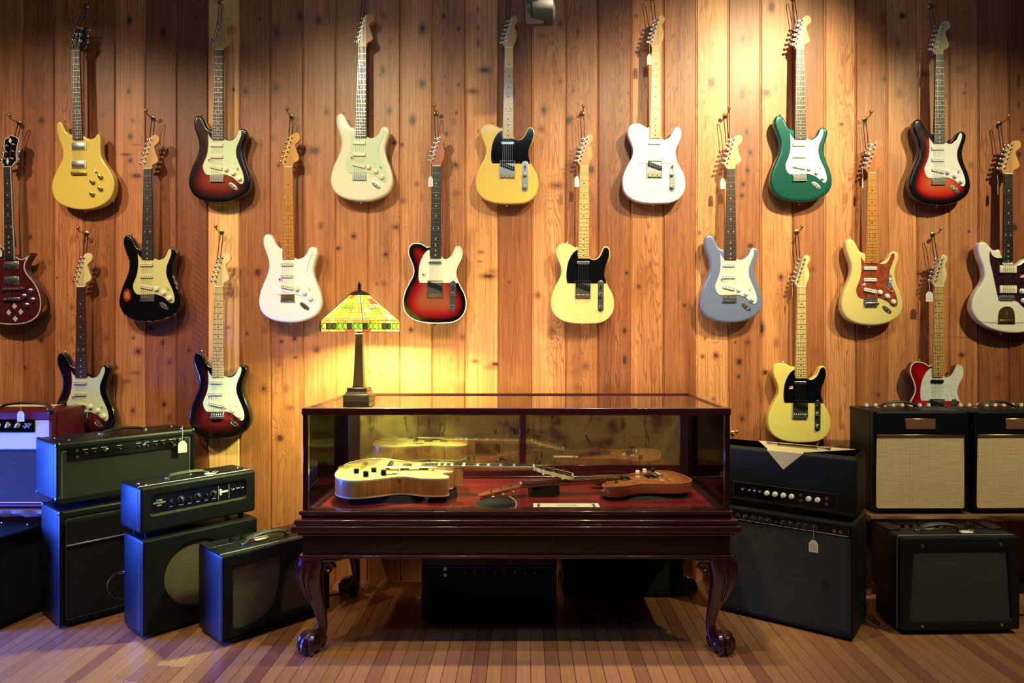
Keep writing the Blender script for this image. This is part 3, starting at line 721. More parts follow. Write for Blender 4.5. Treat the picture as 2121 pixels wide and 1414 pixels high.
b3 = [(0, (9, 7, 9)), (.20, (12, 7, 9)), (.36, (84, 14, 16)), (.55, (132, 38, 26)), (.9, (150, 60, 34))]
sun_a = burst('sunburst_brown', [(0, (8, 7, 10)), (.17, (10, 7, 10)), (.38, (74, 16, 20)), (.60, (120, 40, 30)), (.9, (136, 56, 34))])
sun_b = burst('sunburst_red', [(0, (7, 7, 10)), (.22, (8, 7, 10)), (.34, (120, 10, 14)), (.42, (196, 22, 20)), (.62, (200, 72, 38)), (.9, (208, 104, 56))])
sun_c = burst('sunburst_wine', [(0, (6, 6, 9)), (.20, (8, 6, 10)), (.45, (58, 10, 18)), (.75, (104, 26, 26)), (1, (116, 36, 30))])
sun_d = burst('sunburst_bound', [(0, (8, 6, 8)), (.16, (14, 6, 9)), (.30, (112, 8, 18)), (.45, (146, 22, 28)), (.75, (150, 70, 48)), (1, (150, 78, 50))])
sun_e = burst('crimson_burst', [(0, (96, 6, 14)), (.15, (150, 8, 18)), (.5, (196, 18, 24)), (1, (206, 30, 30))])
black_relic = NT('worn_black_lacquer')
s_ = black_relic.sep(black_relic.coord('Object')); at_ = black_relic.n.new('ShaderNodeAttribute'); at_.attribute_name = 'rim_distance'
nz = black_relic.noise(black_relic.coord('Object'), 70, 4, .7); nz2 = black_relic.noise(black_relic.coord('Object'), 18, 2, .5)
rimw = black_relic.math('MULTIPLY', black_relic.math('LESS_THAN', at_.outputs['Fac'], .0075), black_relic.math('MULTIPLY', black_relic.rmap(nz, .52, .56), black_relic.rmap(nz2, .5, .58)))
dx_ = black_relic.math('MULTIPLY', black_relic.math('ADD', s_[0], .110), 1/.022); dz_ = black_relic.math('MULTIPLY', black_relic.math('SUBTRACT', s_[2], .142), 1/.036)
dd_ = black_relic.math('ADD', black_relic.math('MULTIPLY', dx_, dx_), black_relic.math('ADD', black_relic.math('MULTIPLY', dz_, dz_), black_relic.rmap(nz, .3, .7, -.2, .2)))
c_ = black_relic.mix(black_relic.rmap(dd_, .8, 1.0, 1, 0), srgb(7, 8, 11), srgb(150, 34, 24))
c_ = black_relic.mix(black_relic.rmap(dd_, .2, .5, .6, 0), c_, srgb(196, 150, 96))
c_ = black_relic.mix(rimw, c_, srgb(196, 160, 110))
black_relic.set(Base_Color=c_, Roughness=.2); black_relic.b.inputs['Coat Weight'].default_value = 1
vint_white = lacquer('vintage_white', (240, 234, 206)); oly_white = lacquer('cream_white', (238, 236, 214)); arctic = lacquer('arctic_white', (244, 242, 234))
blush = lacquer('blush_white', (242, 232, 232))
green_m = lacquer('sherwood_green', (14, 92, 82), 1, .28, Specular_IOR_Level=.6); green_m.node_tree.nodes['Principled BSDF'].inputs['Metallic'].default_value = .45
ice_m = lacquer('ice_blue', (138, 150, 192), 1, .3); ice_m.node_tree.nodes['Principled BSDF'].inputs['Metallic'].default_value = .45
honey = lacquer('pale_honey', (232, 212, 132)); lemon = lacquer('lemon_cream', (240, 224, 120))
def ash(name, light, dark):
    return wood(name, light, dark, 2, .55, .3, 1, .45)
butter = ash('butterscotch_ash', (232, 196, 98), (206, 160, 66)); natural = ash('natural_ash', (232, 208, 140), (190, 146, 84))

G = {}
G['burst1'] = strat((455.1,104), -.0155, 1.0, 'sunburst guitar with pale mint pickguard and dark fretboard, top row, second from the left', sun_a, mint, rose, maple_head)
G['white1'] = strat((751.1,97.6), -.019, 1.009, 'cream white guitar with pale mint pickguard and reddish headstock, top row, above the lamp', vint_white, mint, rose, red_head)
G['green'] = strat((1656.2,102.5), .005, 1.0, 'metallic green guitar with white pickguard in the top row', green_m, white_guard, rose_brown, maple_head, pk=white_guard, kn=white_guard, sticker=False)
G['burst2'] = strat((1944,112.6), .003, .99, 'bright red and black sunburst guitar with white pickguard, right end of the top row', sun_b, white_guard, rose, pale_head, pk=white_guard, kn=white_guard, sticker=False)
G['black'] = strat((307.1,349.7), -.001, 1.007, 'worn black guitar with yellowed pickguard and a red scuff on its left edge', black_relic.m, aged_mint, rose, maple_head, sticker=False)
G['white2'] = strat((598.2,346.3), -.002, 1.02, 'white guitar with amber maple neck and brass hardware, left of the lamp shade', arctic, white_guard, amber_board, wood('warm_maple', (226,168,84), (204,140,62), 2, .8, .3, .6), metal=gold, dots=blackp, kn=cream)
G['ice'] = strat((1513.3,349.8), -.004, 1.01, 'pale silvery blue guitar with white pickguard, above the right end of the glass case', ice_m, parch, rose_brown, pale_head, pk=whitep, kn=whitep)
G['cream'] = strat((1805.1,358.8), -.004, 1.0, 'pale yellow guitar with red-brown pickguard and maple neck', honey, red_tort, amber_board, red_head, pk=whitep, kn=whitep, dots=blackp, modern=True)
G['burst3'] = strat((168.8,594), .004, 1.005, 'dark sunburst guitar with dark fretboard, partly hidden behind the burgundy amplifier', sun_c, mint, rose_brown, pale_head, modern=True)
G['burst4'] = strat((454.1,594), -.010, 1.0, 'dark wine sunburst guitar with pale maple neck, bottom row, above the small amplifier head', sun_c, mint, pale_board, pale_head, dots=blackp, modern=True)
G['butter'] = tele((1054.2,99.2), -.0103, 1.0, 'butterscotch yellow guitar with black pickguard, middle of the top row', butter, black_guard, maple_board, maple_head)
G['blonde'] = tele((1358.5,98.3), -.009, 1.0, 'white guitar with white pickguard and maple neck in the top row', blush, white_guard, maple_board, maple_head)
G['bound'] = tele((904.3,344.2), -.010, 1.01, 'red and black sunburst guitar with white edge binding, right of the lamp shade', sun_d, parch, rose, red_head, bind=whitep, dots=pearl, sticker=(365, 620))
G['ash'] = tele((1210,344.8), -.008, 1.01, 'natural blond ash guitar with visible grain and black pickguard', natural, black_guard, maple_board, maple_head)
G['lemon'] = tele((1659.3,594.4), -.008, 1.0, 'lemon yellow guitar with black pickguard hanging lowest, above the black head with a cream notch', lemon, black_guard, pale_board, pale_head, r=.006, modern=True, sticker=(390, 500))
G['crimson'] = tele((1943.7,593.4), -.016, .99, 'crimson guitar with pearly pickguard half hidden behind the black tan-grille amplifiers', sun_e, pearl_guard, maple_board, pale_head, bind=whitep, modern=True, pick=blackp)
# the blue arrow sticker on the pale yellow guitar
r_, S_, k_ = G['cream']; X, Z = S_(340, 1010)
ar = MB().prism([(-.008,.03),(-.004,.031),(-.003,.036),(.003,.038),(.006,.034),(.008,.03),(.008,-.018),(.013,-.018),(0,-.034),(-.013,-.018),(-.008,-.018)], -.0001, -.0005).build('arrow_sticker', mat('sticker_sky', (70, 120, 190), .5), r_, (X, -.0479, Z))
MB().prism([(-.005,.022),(.005,.022),(.005,.008),(-.005,.008)], -.0005, -.0007).box(-.004,.004,-.0007,-.0005,-.003,.003).build('sticker_print', flag_white, ar)

# --- three guitars of other outlines
def custom(nut, slope, s, label, A, sc, body_pts, head, posts, th, r, mats, vbp, nutw, endw, ve, Ls, board, nf, dots, headmat, **kw):
    vb = (vbp-A[1])/sc
    root, k = root_for(nut, slope, s, vb, label)
    T = lambda p: (p[0]*k, (vb-p[1])*k); S = lambda x, y: T(cv([(x, y)], *A)[0])
    loop = smooth_loop([T(p) for p in body_pts], 3)
    link('body', body_mesh('body', loop, th, r, mats), root)
    yf, _ = neck_parts(root, k, vb, nutw/sc, endw/sc, 0, (ve-A[1])/sc, Ls/sc, board, headmat, kw.get('neckm', headmat), th, nf, dots, head, 0, posts, -1, chrome, kw.get('binding'), None, .004, kw.get('bound_head'))
    return root, S, k, loop, yf, vb
dp = [(u, v, -1) for u, v in cv([(475,262),(490,222),(503,184)], *DA)]+[(u, v, 1) for u, v in cv([(527,186),(519,226),(517,266)], *DA)]
pale_yellow = lacquer('soft_yellow', (226, 202, 92), 1, .3)
root, S, k, loop, yf, vb = custom((157.8,105.1), .021, 1.0, 'pale yellow double-cutaway guitar with two chrome pickups and no pickguard, top left', DA, 3.074, D_BODY, D_HEAD, dp, .042, .006, [pale_yellow, pale_yellow], 1334, 50, 60, 890, 805, rose, 22, pearl, black_gloss, neckm=red_head)
for y in (930, 1046):
    X, Z = S(500, y); link('pickup', humbucker(chrome, cream), root, (X, -.042, Z))
X, Z = S(502, 1103); b = MB().rbox(-.040, .040, -.010, 0, -.009, .009, .004, 2)
for i in range(6): b.rbox((i-2.5)*.0105-.004, (i-2.5)*.0105+.004, -.013, -.009, -.004, .006, .001, 1)
b.build('bridge', gold, root, (X, -.042, Z))
for p in ((640,1127),(590,1158),(640,1202),(588,1236)):
    X, Z = S(*p); link('knob', knob_mesh(gold, .0125, .015), root, (X, -.042, Z))
X, Z = S(610, 1098); MB().cyl((0,0,0),(0,-.003,0),.006).cyl((0,-.003,0),(.004,-.016,.004),.002,.003,10).build('selector_switch', chrome, root, (X, -.042, Z))
X, Z = S(527, 1334); MB().lathe((X, -.021, Z), [(.003, 0), (.003, -.004), (.0075, -.009), (.006, -.011)], 12).build('strap_button', chrome, root)
X, Z = S(392, 772); MB().lathe((X, -.021, Z), [(.003, 0), (.003, .004), (.007, .009), (.006, .011)], 12).build('strap_button', chrome, root)
X, Z = S(690, 1265); MB().rbox(-.007, .007, -.012, .012, -.012, .012, .002, 1).build('jack_plate', chrome, root, (X+.002, -.021, Z-.003), (0, -.75, 0))
body_strings(root, k, vb, 50/3.074, 0, (1103-323)/3.074, yf, -.055)

rp = [(u, v, -1) for u, v in cv([(35,283),(43,238),(48,198)], *RA)]+[(u, v, 1) for u, v in cv([(92,192),(88,236),(82,283)], *RA)]
mahog = wood('mahogany', (92, 30, 32), (58, 16, 22), 2, .7, .25, 1)
t = NT('abalone'); v_ = t.coord('Object'); nn = t.noise(v_, 150, 2, .5); n2 = t.noise(v_, 60, 2, .5)
t.set(Base_Color=t.ramp(nn, [(.35, srgb(150,130,150)), (.5, srgb(222,212,214)), (.6, srgb(170,190,185)), (.7, srgb(225,190,190))]), Roughness=.2); abalone = t.m
root, S, k, loop, yf, vb = custom((17.5,346.5), .028, 1.0, 'dark red mahogany single-cutaway guitar with pearly edging and diamond inlays at the left edge', RA, 3.145, R_BODY, R_HEAD, rp, .048, .003, [mahog, mahog], 1358, 50, 67, 940, 800, rose, 22, pearl, black_gloss, neckm=mahog, binding=whitep, bound_head=whitep)
link('binding', ribbon(offset_loop(loop, .0015), .005, -.046, -.0486, abalone), root, label='pearly binding')
for y in (972, 1070):
    X, Z = S(78, y); link('pickup', humbucker(chrome, chrome), root, (X, -.048, Z))
X, Z = S(84, 1128); b = MB().rbox(-.040, .040, -.009, 0, -.006, .006, .003, 2).cyl((-.043,0,0),(-.043,-.011,0),.009).cyl((.043,0,0),(.043,-.011,0),.009)
for i in range(6): b.rbox((i-2.5)*.0105-.004, (i-2.5)*.0105+.004, -.012, -.008, -.005, .005, .001, 1)
b.build('bridge', chrome, root, (X, -.048, Z))
X, Z = S(86, 1195); MB().rbox(-.046, .046, -.014, -.003, -.009, .009, .006, 2).cyl((-.036,0,0),(-.036,-.016,0),.006).cyl((.036,0,0),(.036,-.016,0),.006).build('tailpiece', chrome, root, (X, -.048, Z))
for p in ((203,1143),(163,1177),(218,1202),(180,1236)):
    X, Z = S(*p); link('knob', knob_mesh(chrome, .0118, .015), root, (X, -.048, Z))
for p in ((97,1240),(60,1280),(138,1278),(102,1322)):
    X, Z = S(*p); MB().prism([(-.014,0),(0,.0155),(.014,0),(0,-.0155)], -.048, -.0485).build('diamond_inlay', abalone, root, (X, 0, Z))
for p, hw, hh in (((79,168),.009,.018),((62,302),.0075,.022)):
    X, Z = S(*p); MB().prism([(-hw,0),(0,hh),(hw,0),(0,-hh*.7)], -.0495, -.0500).build('headstock_inlay', pearl, root, (X, -.0085, Z))
X, Z = S(262, 1270); MB().rbox(-.002, .003, -.013, .013, -.016, .016, .001, 1).build('jack_plate', gold, root, (X+.006, -.024, Z+.008), (0, .5, 0))
X, Z = S(3, 1085); MB().prism([(.014*math.cos(t)*.6, .026*math.sin(t)) for t in [2*PI*i/20 for i in range(20)]], -.048, -.0488).build('oval_inlay', pearl, root, (X-.012, 0, Z+.045))
body_strings(root, k, vb, 50/3.145, 0, (1190-335)/3.145, yf, -.060)

# offset white guitar at the right edge
root, S, k, loop, yf, vb = custom((2086.8,360.4), -.006, 1.0, 'white offset-waist guitar with dark tortoise pickguard at the right edge', JA, 3.072, J_BODY, S_HEAD_BIG, [(u*1.12, v, -1) for u, v, q in S_POSTS], .045, .008, [oly_white, oly_white], 1380, 52, 64, 925, 800, rose, 21, pearl, maple_head)
g = plate(smooth_loop([(u*k, (vb-v)*k) for u, v in J_GUARD], 3), -.0451, .0028, .0007); g.materials.append(dark_tort); link('pickguard', g, root)
screws(root, [S(*p) for p in ((126,872),(130,930),(142,1000),(152,1060),(160,1110),(205,915),(365,925),(366,1000),(372,1090),(405,1170),(340,1210))], -.0478)
for y in (975, 1103):
    X, Z = S(230, y); p = MB().rbox(-.0445, .0445, -.008, 0, -.020, .020, .003, 2).build('pickup', cream, root, (X, -.0478, Z)); link('pole_pieces', poles(6, .0104, -.008), p)
X, Z = S(225, 1155); b = MB().rbox(-.042, .042, -.006, 0, -.012, .012, .003, 1)
for i in range(6): b.rbox((i-2.5)*.0113-.0045, (i-2.5)*.0113+.0045, -.012, -.005, -.009, .009, .002, 1)
b.build('bridge', chrome, root, (X, -.0478, Z))
X, Z = S(222, 1265); lp = smooth_loop([(-.044,-.042),(-.040,-.046),(.040,-.046),(.044,-.042),(.043,.0),(.034,.030),(.014,.043),(-.014,.043),(-.034,.030),(-.043,.0)], 3)
me = plate(lp, 0, .004, .0012); me.materials.append(gold); tp = link('tailpiece', me, root, (X, -.045, Z))
MB().rbox(-.036, .036, -.012, -.004, -.040, -.026, .003, 2).rbox(-.004, .004, -.010, -.004, -.015, .012, .002, 1).build('string_anchor', gold, tp)
for p in ((320,1115),(330,1176),(385,1170)):
    X, Z = S(*p); link('knob', knob_mesh(whitep, .0135, .014), root, (X, -.0478, Z))
X, Z = S(322, 1019); flag(root, X, Z, -.0480)
X, Z = S(85, 803); MB().lathe((X, -.0225, Z), [(.003, 0), (.003, .004), (.007, .009), (.006, .011)], 12).build('strap_button', chrome, root)
X, Z = S(205, 1378); MB().lathe((X, -.0225, Z), [(.003, 0), (.003, -.004), (.0075, -.009), (.006, -.011)], 12).build('strap_button', chrome, root)
body_strings(root, k, vb, 52/3.072, 0, (1160-370)/3.072, yf, -.060)

# ================================================================ HOOKS, LOOPS AND PRICE TAGS
def wall_hook(px, py, label):
    o = thing('wall_hook', label, 'hook', P(px, py, YW), group='wall hooks that carry the guitars')
    MB().lathe((0, 0, 0), [(.0145, 0), (.0145, .002), (.011, .005), (.006, .006)], 18, '-y').build('base_disc', gold, o)
    MB().tube([(0, -.004, 0), (0, -.035, -.002), (0, -.058, .002), (0, -.066, .014)], .0038, 10).build('peg', gold, o)
    MB().ball((0, -.068, .018), .0095, 8).build('ball_end', gold, o)
    return o
HK = [((178,14),(157.8,60),'pale yellow double-cutaway guitar'),((40,254),(28,300),'dark red mahogany guitar'),((317,244),(311,300),'worn black guitar'),((457,4),(453,50),'sunburst guitar with mint pickguard in the top row'),
      ((604,241),(600,295),'white guitar left of the lamp'),((179,483),(173,540),'sunburst guitar behind the burgundy amplifier'),((459,480),(452,540),'wine sunburst guitar with pale maple neck'),((753,-6),(749,45),'cream white guitar above the lamp'),
      ((903,235),(905,292),'red bound guitar right of the lamp'),((1053,-8),(1052,55),'butterscotch guitar'),((1206,235),(1208,292),'blond ash guitar'),((1350,-4),(1357,50),'white guitar with maple neck'),
      ((1502,240),(1508,300),'silvery blue guitar'),((1650,480),(1655,540),'lemon yellow guitar'),((1643,-4),(1651,52),'green guitar'),((1791,247),(1797,308),'pale yellow guitar with red-brown pickguard'),
      ((1927,13),(1936,68),'bright sunburst guitar at the right'),((2070,255),(2078,312),'white offset guitar'),((1932,485),(1941,545),'crimson guitar')]
for (h, e, what) in HK:
    wall_hook(h[0], h[1], 'small brass wall hook holding the '+what)
    A = P(h[0], h[1], YW-.052); B = P(e[0], e[1], YG+.024)
    o = thing('hanging_loop', 'thin dark leather loop holding the %s' % what, 'strap', A, group='leather loops above the guitars')
    d = B-A; m = MB()
    pts = [(-.0065, 0, -.004), (-.003, -.001, .005), (.003, -.001, .005), (.0065, 0, -.004)]
    L = [Vector((-.008, .004, 0))+d*t for t in (.25, .5, .75, 1)]; R_ = [Vector((.008, .004, 0))+d*t for t in (1, .75, .5, .25)]
    m.tube([Vector(p) for p in pts[::-1]]+L+[d+Vector((0, .004, -.006))]+R_, .0021, 6, True).build('loop_cord', leather, o)
wall_hook(1518, 897, 'small brass wall hook with nothing on it, right of the glass case')

def price_tag(px, py, Y, w, h, length, label, rotz=0, parent_rot=None, lay=False, ty=None):
    """a card tag at pixel px,py (centre of the card) that hangs from a string of the given length"""
    o = thing('price_tag', label, 'tag', P(px, py, Y), (0, 0, rotz), 'white price tags')
    c = h*.28
    card = MB().prism([(-w/2, -h/2), (w/2, -h/2), (w/2, h/2-c), (w*.22, h/2), (-w*.22, h/2), (-w/2, h/2-c)], .0004, -.0004).build('card', papr, o)
    MB().cyl((0, -.0004, h/2-c*.55), (0, -.0008, h/2-c*.55), .0028, None, 10).build('eyelet', gold, o)
    if length: MB().tube([(0, -.0006, h/2-c*.55), (.001, .0, h/2+length*.5), (0, .003, h/2+length)], .0007, 5).build('string', papr, o)
    b = MB(); r = random.Random(int(px))
    for q in range(4):
        x = -w*.38; zz = h*.12-q*h*.14
        pts = []
        for s_i in range(9): pts.append((x+s_i*w*.09, -.0006, zz+r.uniform(-.0013, .0013)))
        b.tube(pts, .0004, 4)
    b.build('handwriting', ink, o, kind='stuff'); return o
YT = YG-.012
for (x, y, w_, h_, L, lab, rz) in [(892,376,.024,.052,.055,'white price tag at the neck of the red bound guitar',0),(1195,376,.024,.054,.055,'white price tag at the neck of the blond ash guitar',0),
    (1345,123,.024,.054,.05,'white price tag at the neck of the white top-row guitar',0),(1046,134,.022,.052,.05,'price tag turned edge-on behind the butterscotch guitar neck',1.1),(1497,380,.026,.054,.05,'white price tag at the neck of the silvery blue guitar',0),
    (1787,379,.022,.050,.05,'cream price tag turned sideways beside the pale yellow guitar with red-brown guard',.9),(1925,614,.036,.052,.06,'white price tag on the crimson guitar',0),(739,128,.020,.050,.04,'price tag half behind the neck of the cream white guitar',1.0),
    (2067,392,.022,.052,.05,'faint price tag beside the neck of the white offset guitar',.9),(1931,150,.020,.050,.05,'price tag half behind the neck of the bright sunburst guitar',1.0),(1641,608,.016,.034,.06,'thin folded tag hanging edge-on beside the lemon yellow guitar neck',1.25),(1,524,.016,.036,.03,'small white tag on the mahogany guitar at the left edge',0)]:
    price_tag(x, y, YT if x not in (1046,739,1931,1641,2067) else YG+.01, w_, h_, L, lab, rz)

# ================================================================ AMPLIFIERS
def rrect(x0, x1, z0, z1, r, n=4):
    out = []
    for cx, cz, a in ((x1-r, z1-r, 0), (x0+r, z1-r, PI/2), (x0+r, z0+r, PI), (x1-r, z0+r, 3*PI/2)):
        out += [(cx+r*math.cos(a+PI/2*i/n), cz+r*math.sin(a+PI/2*i/n)) for i in range(n+1)]
    return out
def join_mesh(name, parts, mats):
    bm = bmesh.new()
    for me in parts: bm.from_mesh(me)
    me = bpy.data.meshes.new(name); bm.to_mesh(me); bm.free()
    for m in mats: me.materials.append(m)
    for p in me.polygons: p.material_index = 0
    return me
def shell(root, w, d, h, r, m, holes, rec=.014, x0=0, z0=0, name='cabinet'):
    box = MB().rbox(x0, x0+w, rec, d, z0, z0+h, r, 4).mesh('b', m)
    ring = plate(rrect(x0, x0+w, z0, z0+h, r*1.05), rec+2.2*r, rec+2.2*r, r*.8, holes) if holes else MB().rbox(x0, x0+w, 0, d, z0, z0+h, r, 4).mesh('r', m)
    return link(name, join_mesh(name, [box, ring], [m]), root)
def frame_line(root, x0, x1, z0, z1, y, m, w=.0022, name='piping', r=.008):
    return MB().tube([(x, y, z) for x, z in rrect(x0, x1, z0, z1, r)], w/2, 5, True).build(name, m, root)
def handle(root, x0, x1, y, z, hgt, m=leather, metal=chrome, stitch=False):
    n = 12; pts = []; hw = (x1-x0)/2; cx = (x0+x1)/2; secs = []
    for i in range(n+1):
        t = -1+2*i/n; zz = z+hgt*(1-t*t)**.6+.006
        wd = .0125; tk = .0065
        secs.append([(cx+hw*t, y+wd*math.cos(a), zz+tk*math.sin(a)) for a in [2*PI*q/8 for q in range(8)]])
    o = MB().loft(secs).build('handle', m, root)
    for s in (-1, 1):
        MB().rbox(cx+s*hw-.009, cx+s*hw+.009, y-.010, y+.010, z-.001, z+.010, .003, 2).build('handle_cap', metal, o)
    if stitch:
        b = MB()
        for i in range(2, 22):
            t = -1+2*i/24; zz = z+hgt*(1-t*t)**.6+.0125
            for q in (-.007, .007): b.box(cx+hw*t-.0022, cx+hw*t+.0022, y+q-.0006, y+q+.0006, zz-.001, zz+.0006)
        b.build('stitching', piping, o, kind='stuff')
    return o
def corner_caps(root, w, d, h, m=blackp, x0=0, z0=0):
    for x in (x0, x0+w):
        for y in (0, d):
            for z in (z0, z0+h):
                MB().rbox(x-.022 if x > x0 else x-.0015, x+.0015 if x > x0 else x+.022, y-.0015 if y == 0 else y-.022, y+.022 if y == 0 else y+.0015, z-.022 if z > z0 else z-.0015, z+.0015 if z > z0 else z+.022, .009, 2).build('corner_cap', m, root)
def rubber_feet(root, w, d, z0=0, hgt=.015):
    for x in (.05, w-.05):
        for y in (.05, d-.05): MB().cyl((x, y, z0-hgt), (x, y, z0+.004), .013, .017, 12).build('foot', blackp, root)
def dial(root, x, z, y, r=.010, m=blackp, skirt=True, name='knob'):
    def f():
        b = MB().lathe((0, 0, 0), [(r, 0), (r, .004), (r*.72, .006), (r*.66, .015), (r*.5, .016)], 16, '-y')
        b.box(-.0006, .0006, -.0166, -.015, 0, r*.6, 1)
        if skirt:
            for i in range(11):
                a = math.radians(-140+28*i)+PI/2; c, s = math.cos(a), math.sin(a)
                b.add([(c*r*1.25-s*.0006, -.0003, s*r*1.25+c*.0006), (c*r*1.25+s*.0006, -.0003, s*r*1.25-c*.0006), (c*r*1.6+s*.0006, -.0003, s*r*1.6-c*.0006), (c*r*1.6-s*.0006, -.0003, s*r*1.6+c*.0006)], [(0, 1, 2, 3)], 1)
        return b.mesh('knob', [m, white_print])
    return link(name, once(('dial', r, m.name, skirt), f), root, (x, y, z), (0, random.uniform(-.8, .8), 0))
def jack(root, x, z, y, r=.0065):
    return link('jack_socket', once(('jack', r), lambda: MB().cyl((0, 0, 0), (0, -.003, 0), r, None, 14).cyl((0, -.003, 0), (0, -.0034, 0), r*.5, None, 10, 1).mesh('jack_socket', [chrome, blackp])), root, (x, y, z))
def toggle(root, x, z, y):
    return link('toggle_switch', once('toggle', lambda: MB().cyl((0, 0, 0), (0, -.003, 0), .006, None, 12).cyl((0, -.003, 0), (.001, -.014, .006), .0018, .003, 10).mesh('toggle_switch', chrome)), root, (x, y, z))
def corner_from(px, py): Y = F*EYE/(py-VY); return Vector(((px-VX)*Y/F, Y, 0))
def lx(px, fl, ang):                     # local distance along a front whose left end is fl, seen at column px
    q = (px-VX)/F; c, s = math.cos(ang), math.sin(ang)
    return (fl.x-q*fl.y)/(q*s-c)
def lz(px, py, fl, ang):
    t = lx(px, fl, ang); return EYE-(py-VY)*(fl.y+t*math.sin(ang))/F
def amp(label, fl, deg, cat='amplifier', name='guitar_amplifier'):
    return thing(name, label, cat, fl, (0, 0, math.radians(deg)))

# --- left: large head on its tall cabinet
flC = corner_from(122, 1306); AC = 50
r1 = amp('tall black speaker cabinet with a thin light trim line, on the floor at left', flC, AC-1, 'speaker cabinet', 'speaker_cabinet')
shell(r1, .60, .275, .515, .012, tolex_black, [rrect(.025, .575, .03, .49, .006)], .012, 0, .012)
black_cloth = weave('black_cloth', (13, 15, 17), (7, 8, 10), .003, .003)
MB().box(.02, .58, .010, .012, .025, .495).build('grille_cloth', black_cloth, r1)
frame_line(r1, .030, .570, .034, .486, .0085, mat('dim_piping', (110, 120, 132), .5), .0016)
MB().rbox(.03, .57, .004, .0115, .364, .370, .001, 1).build('trim_strip', piping, r1)
rubber_feet(r1, .6, .27, .012, .012); corner_caps(r1, .6, .275, .515, blackp, 0, .012)
flB = flC+Vector((-.012, -.004, .552))
r1 = amp('wide black amplifier head with many small switches, stacked on the tall cabinet at the left', flB, AC+1)
shell(r1, .62, .275, .262, .014, tolex_black, [rrect(.022, .598, .018, .245, .006)], .012, 0, .018)
MB().box(.02, .60, .0105, .0125, .016, .247).build('front_cloth', black_cloth, r1)
frame_line(r1, .027, .593, .024, .238, .009, piping, .0016)
MB().rbox(.05, .565, .004, .0115, .190, .256, .004, 2).build('control_panel', panel_black, r1)
for i, x in enumerate((.118, .155, .195, .262, .345, .385, .425, .46, .50)):
    dial(r1, x, .222, .004, .0065, blackp, False); MB().box(-.011, .011, -.0003, 0, -.0009, .0009).build('panel_lettering', white_print, r1, (x, .0038, .238))
for x, z in ((.085, .236), (.085, .208), (.515, .238), (.515, .208)): jack(r1, x, z, .004)
for x in (.205, .37): toggle(r1, x, .226, .004)
for x, z in ((.54, .232), (.54, .214)): toggle(r1, x, z, .004)
handle(r1, .22, .42, .12, .28, .018)
corner_caps(r1, .62, .275, .262, blackp, 0, .018); rubber_feet(r1, .6, .26, .018, .018)
for x, y in ((.07, .06), (.05, .18), (.57, .05), (.58, .18)): MB().cyl((x, y, .279), (x, y, .2825), .006, .004, 10).build('screw', chrome, r1)

# --- left: small head on the cabinet with the round opening
flE = corner_from(295, 1328); AE = 49
r1 = amp('black speaker cabinet with a round brown grille opening, under the small amplifier head', flE, AE, 'speaker cabinet', 'speaker_cabinet')
brown_cloth = weave('brown_grille_cloth', (98, 80, 68), (48, 38, 34), .0055, .009)
circ = [(.235+.142*math.cos(t), .235+.142*math.sin(t)) for t in [2*PI*i/48 for i in range(48)]]
shell(r1, .52, .22, .418, .013, tolex_black, [circ], .014, 0, .012)
MB().prism([(.235+.15*math.cos(t), .235+.15*math.sin(t)) for t in [2*PI*i/48 for i in range(48)]], .0135, .0115).build('grille_cloth', brown_cloth, r1)
MB().tube([(-.0005, .035, .03), (-.0005, .035, .41)], .0013, 5).build('piping', piping, r1)
rubber_feet(r1, .52, .22, .012, .012)
flD = flE+Vector((-.010, 0, .452))
r1 = amp('small black amplifier head with a slide-like white mark on its panel, above the round-grille cabinet', flD, AE+1)
shell(r1, .525, .225, .200, .013, tolex_black, [rrect(.045, .475, .082, .160, .014)], .010, 0, .004)
MB().box(.04, .48, .009, .011, .078, .164).build('control_panel', panel_black, r1)
MB().tube([(0, .030, .012), (0, .030, .195), (.004, .030, .2035), (.01, .030, .2045), (.515, .030, .2045)], .0013, 5).build('piping', piping, r1)
pan = r1
for s, z in (('CARR', .133), ('AMPLIFIERS', .122), ('USA', .111)): text(s, .0105, white_print, pan, (.082, .0088, z))
jack(r1, .132, .126, .009)
for x, sk in ((.175, 1), (.213, 0), (.250, 1), (.287, 0), (.323, 1)): dial(r1, x, .124, .009, .0095 if sk else .006, blackp, bool(sk))
for x, s in ((.132, 'INPUT'), (.175, 'VOLUME'), (.213, 'BOOST'), (.250, 'TREBLE'), (.287, 'TONE'), (.323, 'REVERB')): text(s, .0052, white_print, pan, (x, .0088, .097))
MB().box(.3455, .3465, .0085, .009, .088, .154).box(.3955, .3965, .0085, .009, .088, .154).box(.352, .390, .0083, .009, .119, .128).build('panel_marks', white_print, r1)
MB().rbox(.349, .359, .003, .009, .108, .138, .002, 1).build('slider', mat('pale_slider', (215, 222, 230), .4), r1)
toggle(r1, .412, .124, .009); toggle(r1, .435, .126, .009); toggle(r1, .458, .124, .009)
handle(r1, .15, .33, .095, .205, .012, leather, chrome, True)
for x, y in ((.04, .045), (.03, .10), (.27, .13), (.49, .045), (.49, .11)): MB().cyl((x, y, .203), (x, y, .2075), .0065, .0045, 10).build('screw', chrome, r1)
for x in (.05, .475):
    for y in (.05, .18): MB().cyl((x, y, -.024), (x, y, .006), .012, .015, 12).build('foot', blackp, r1)

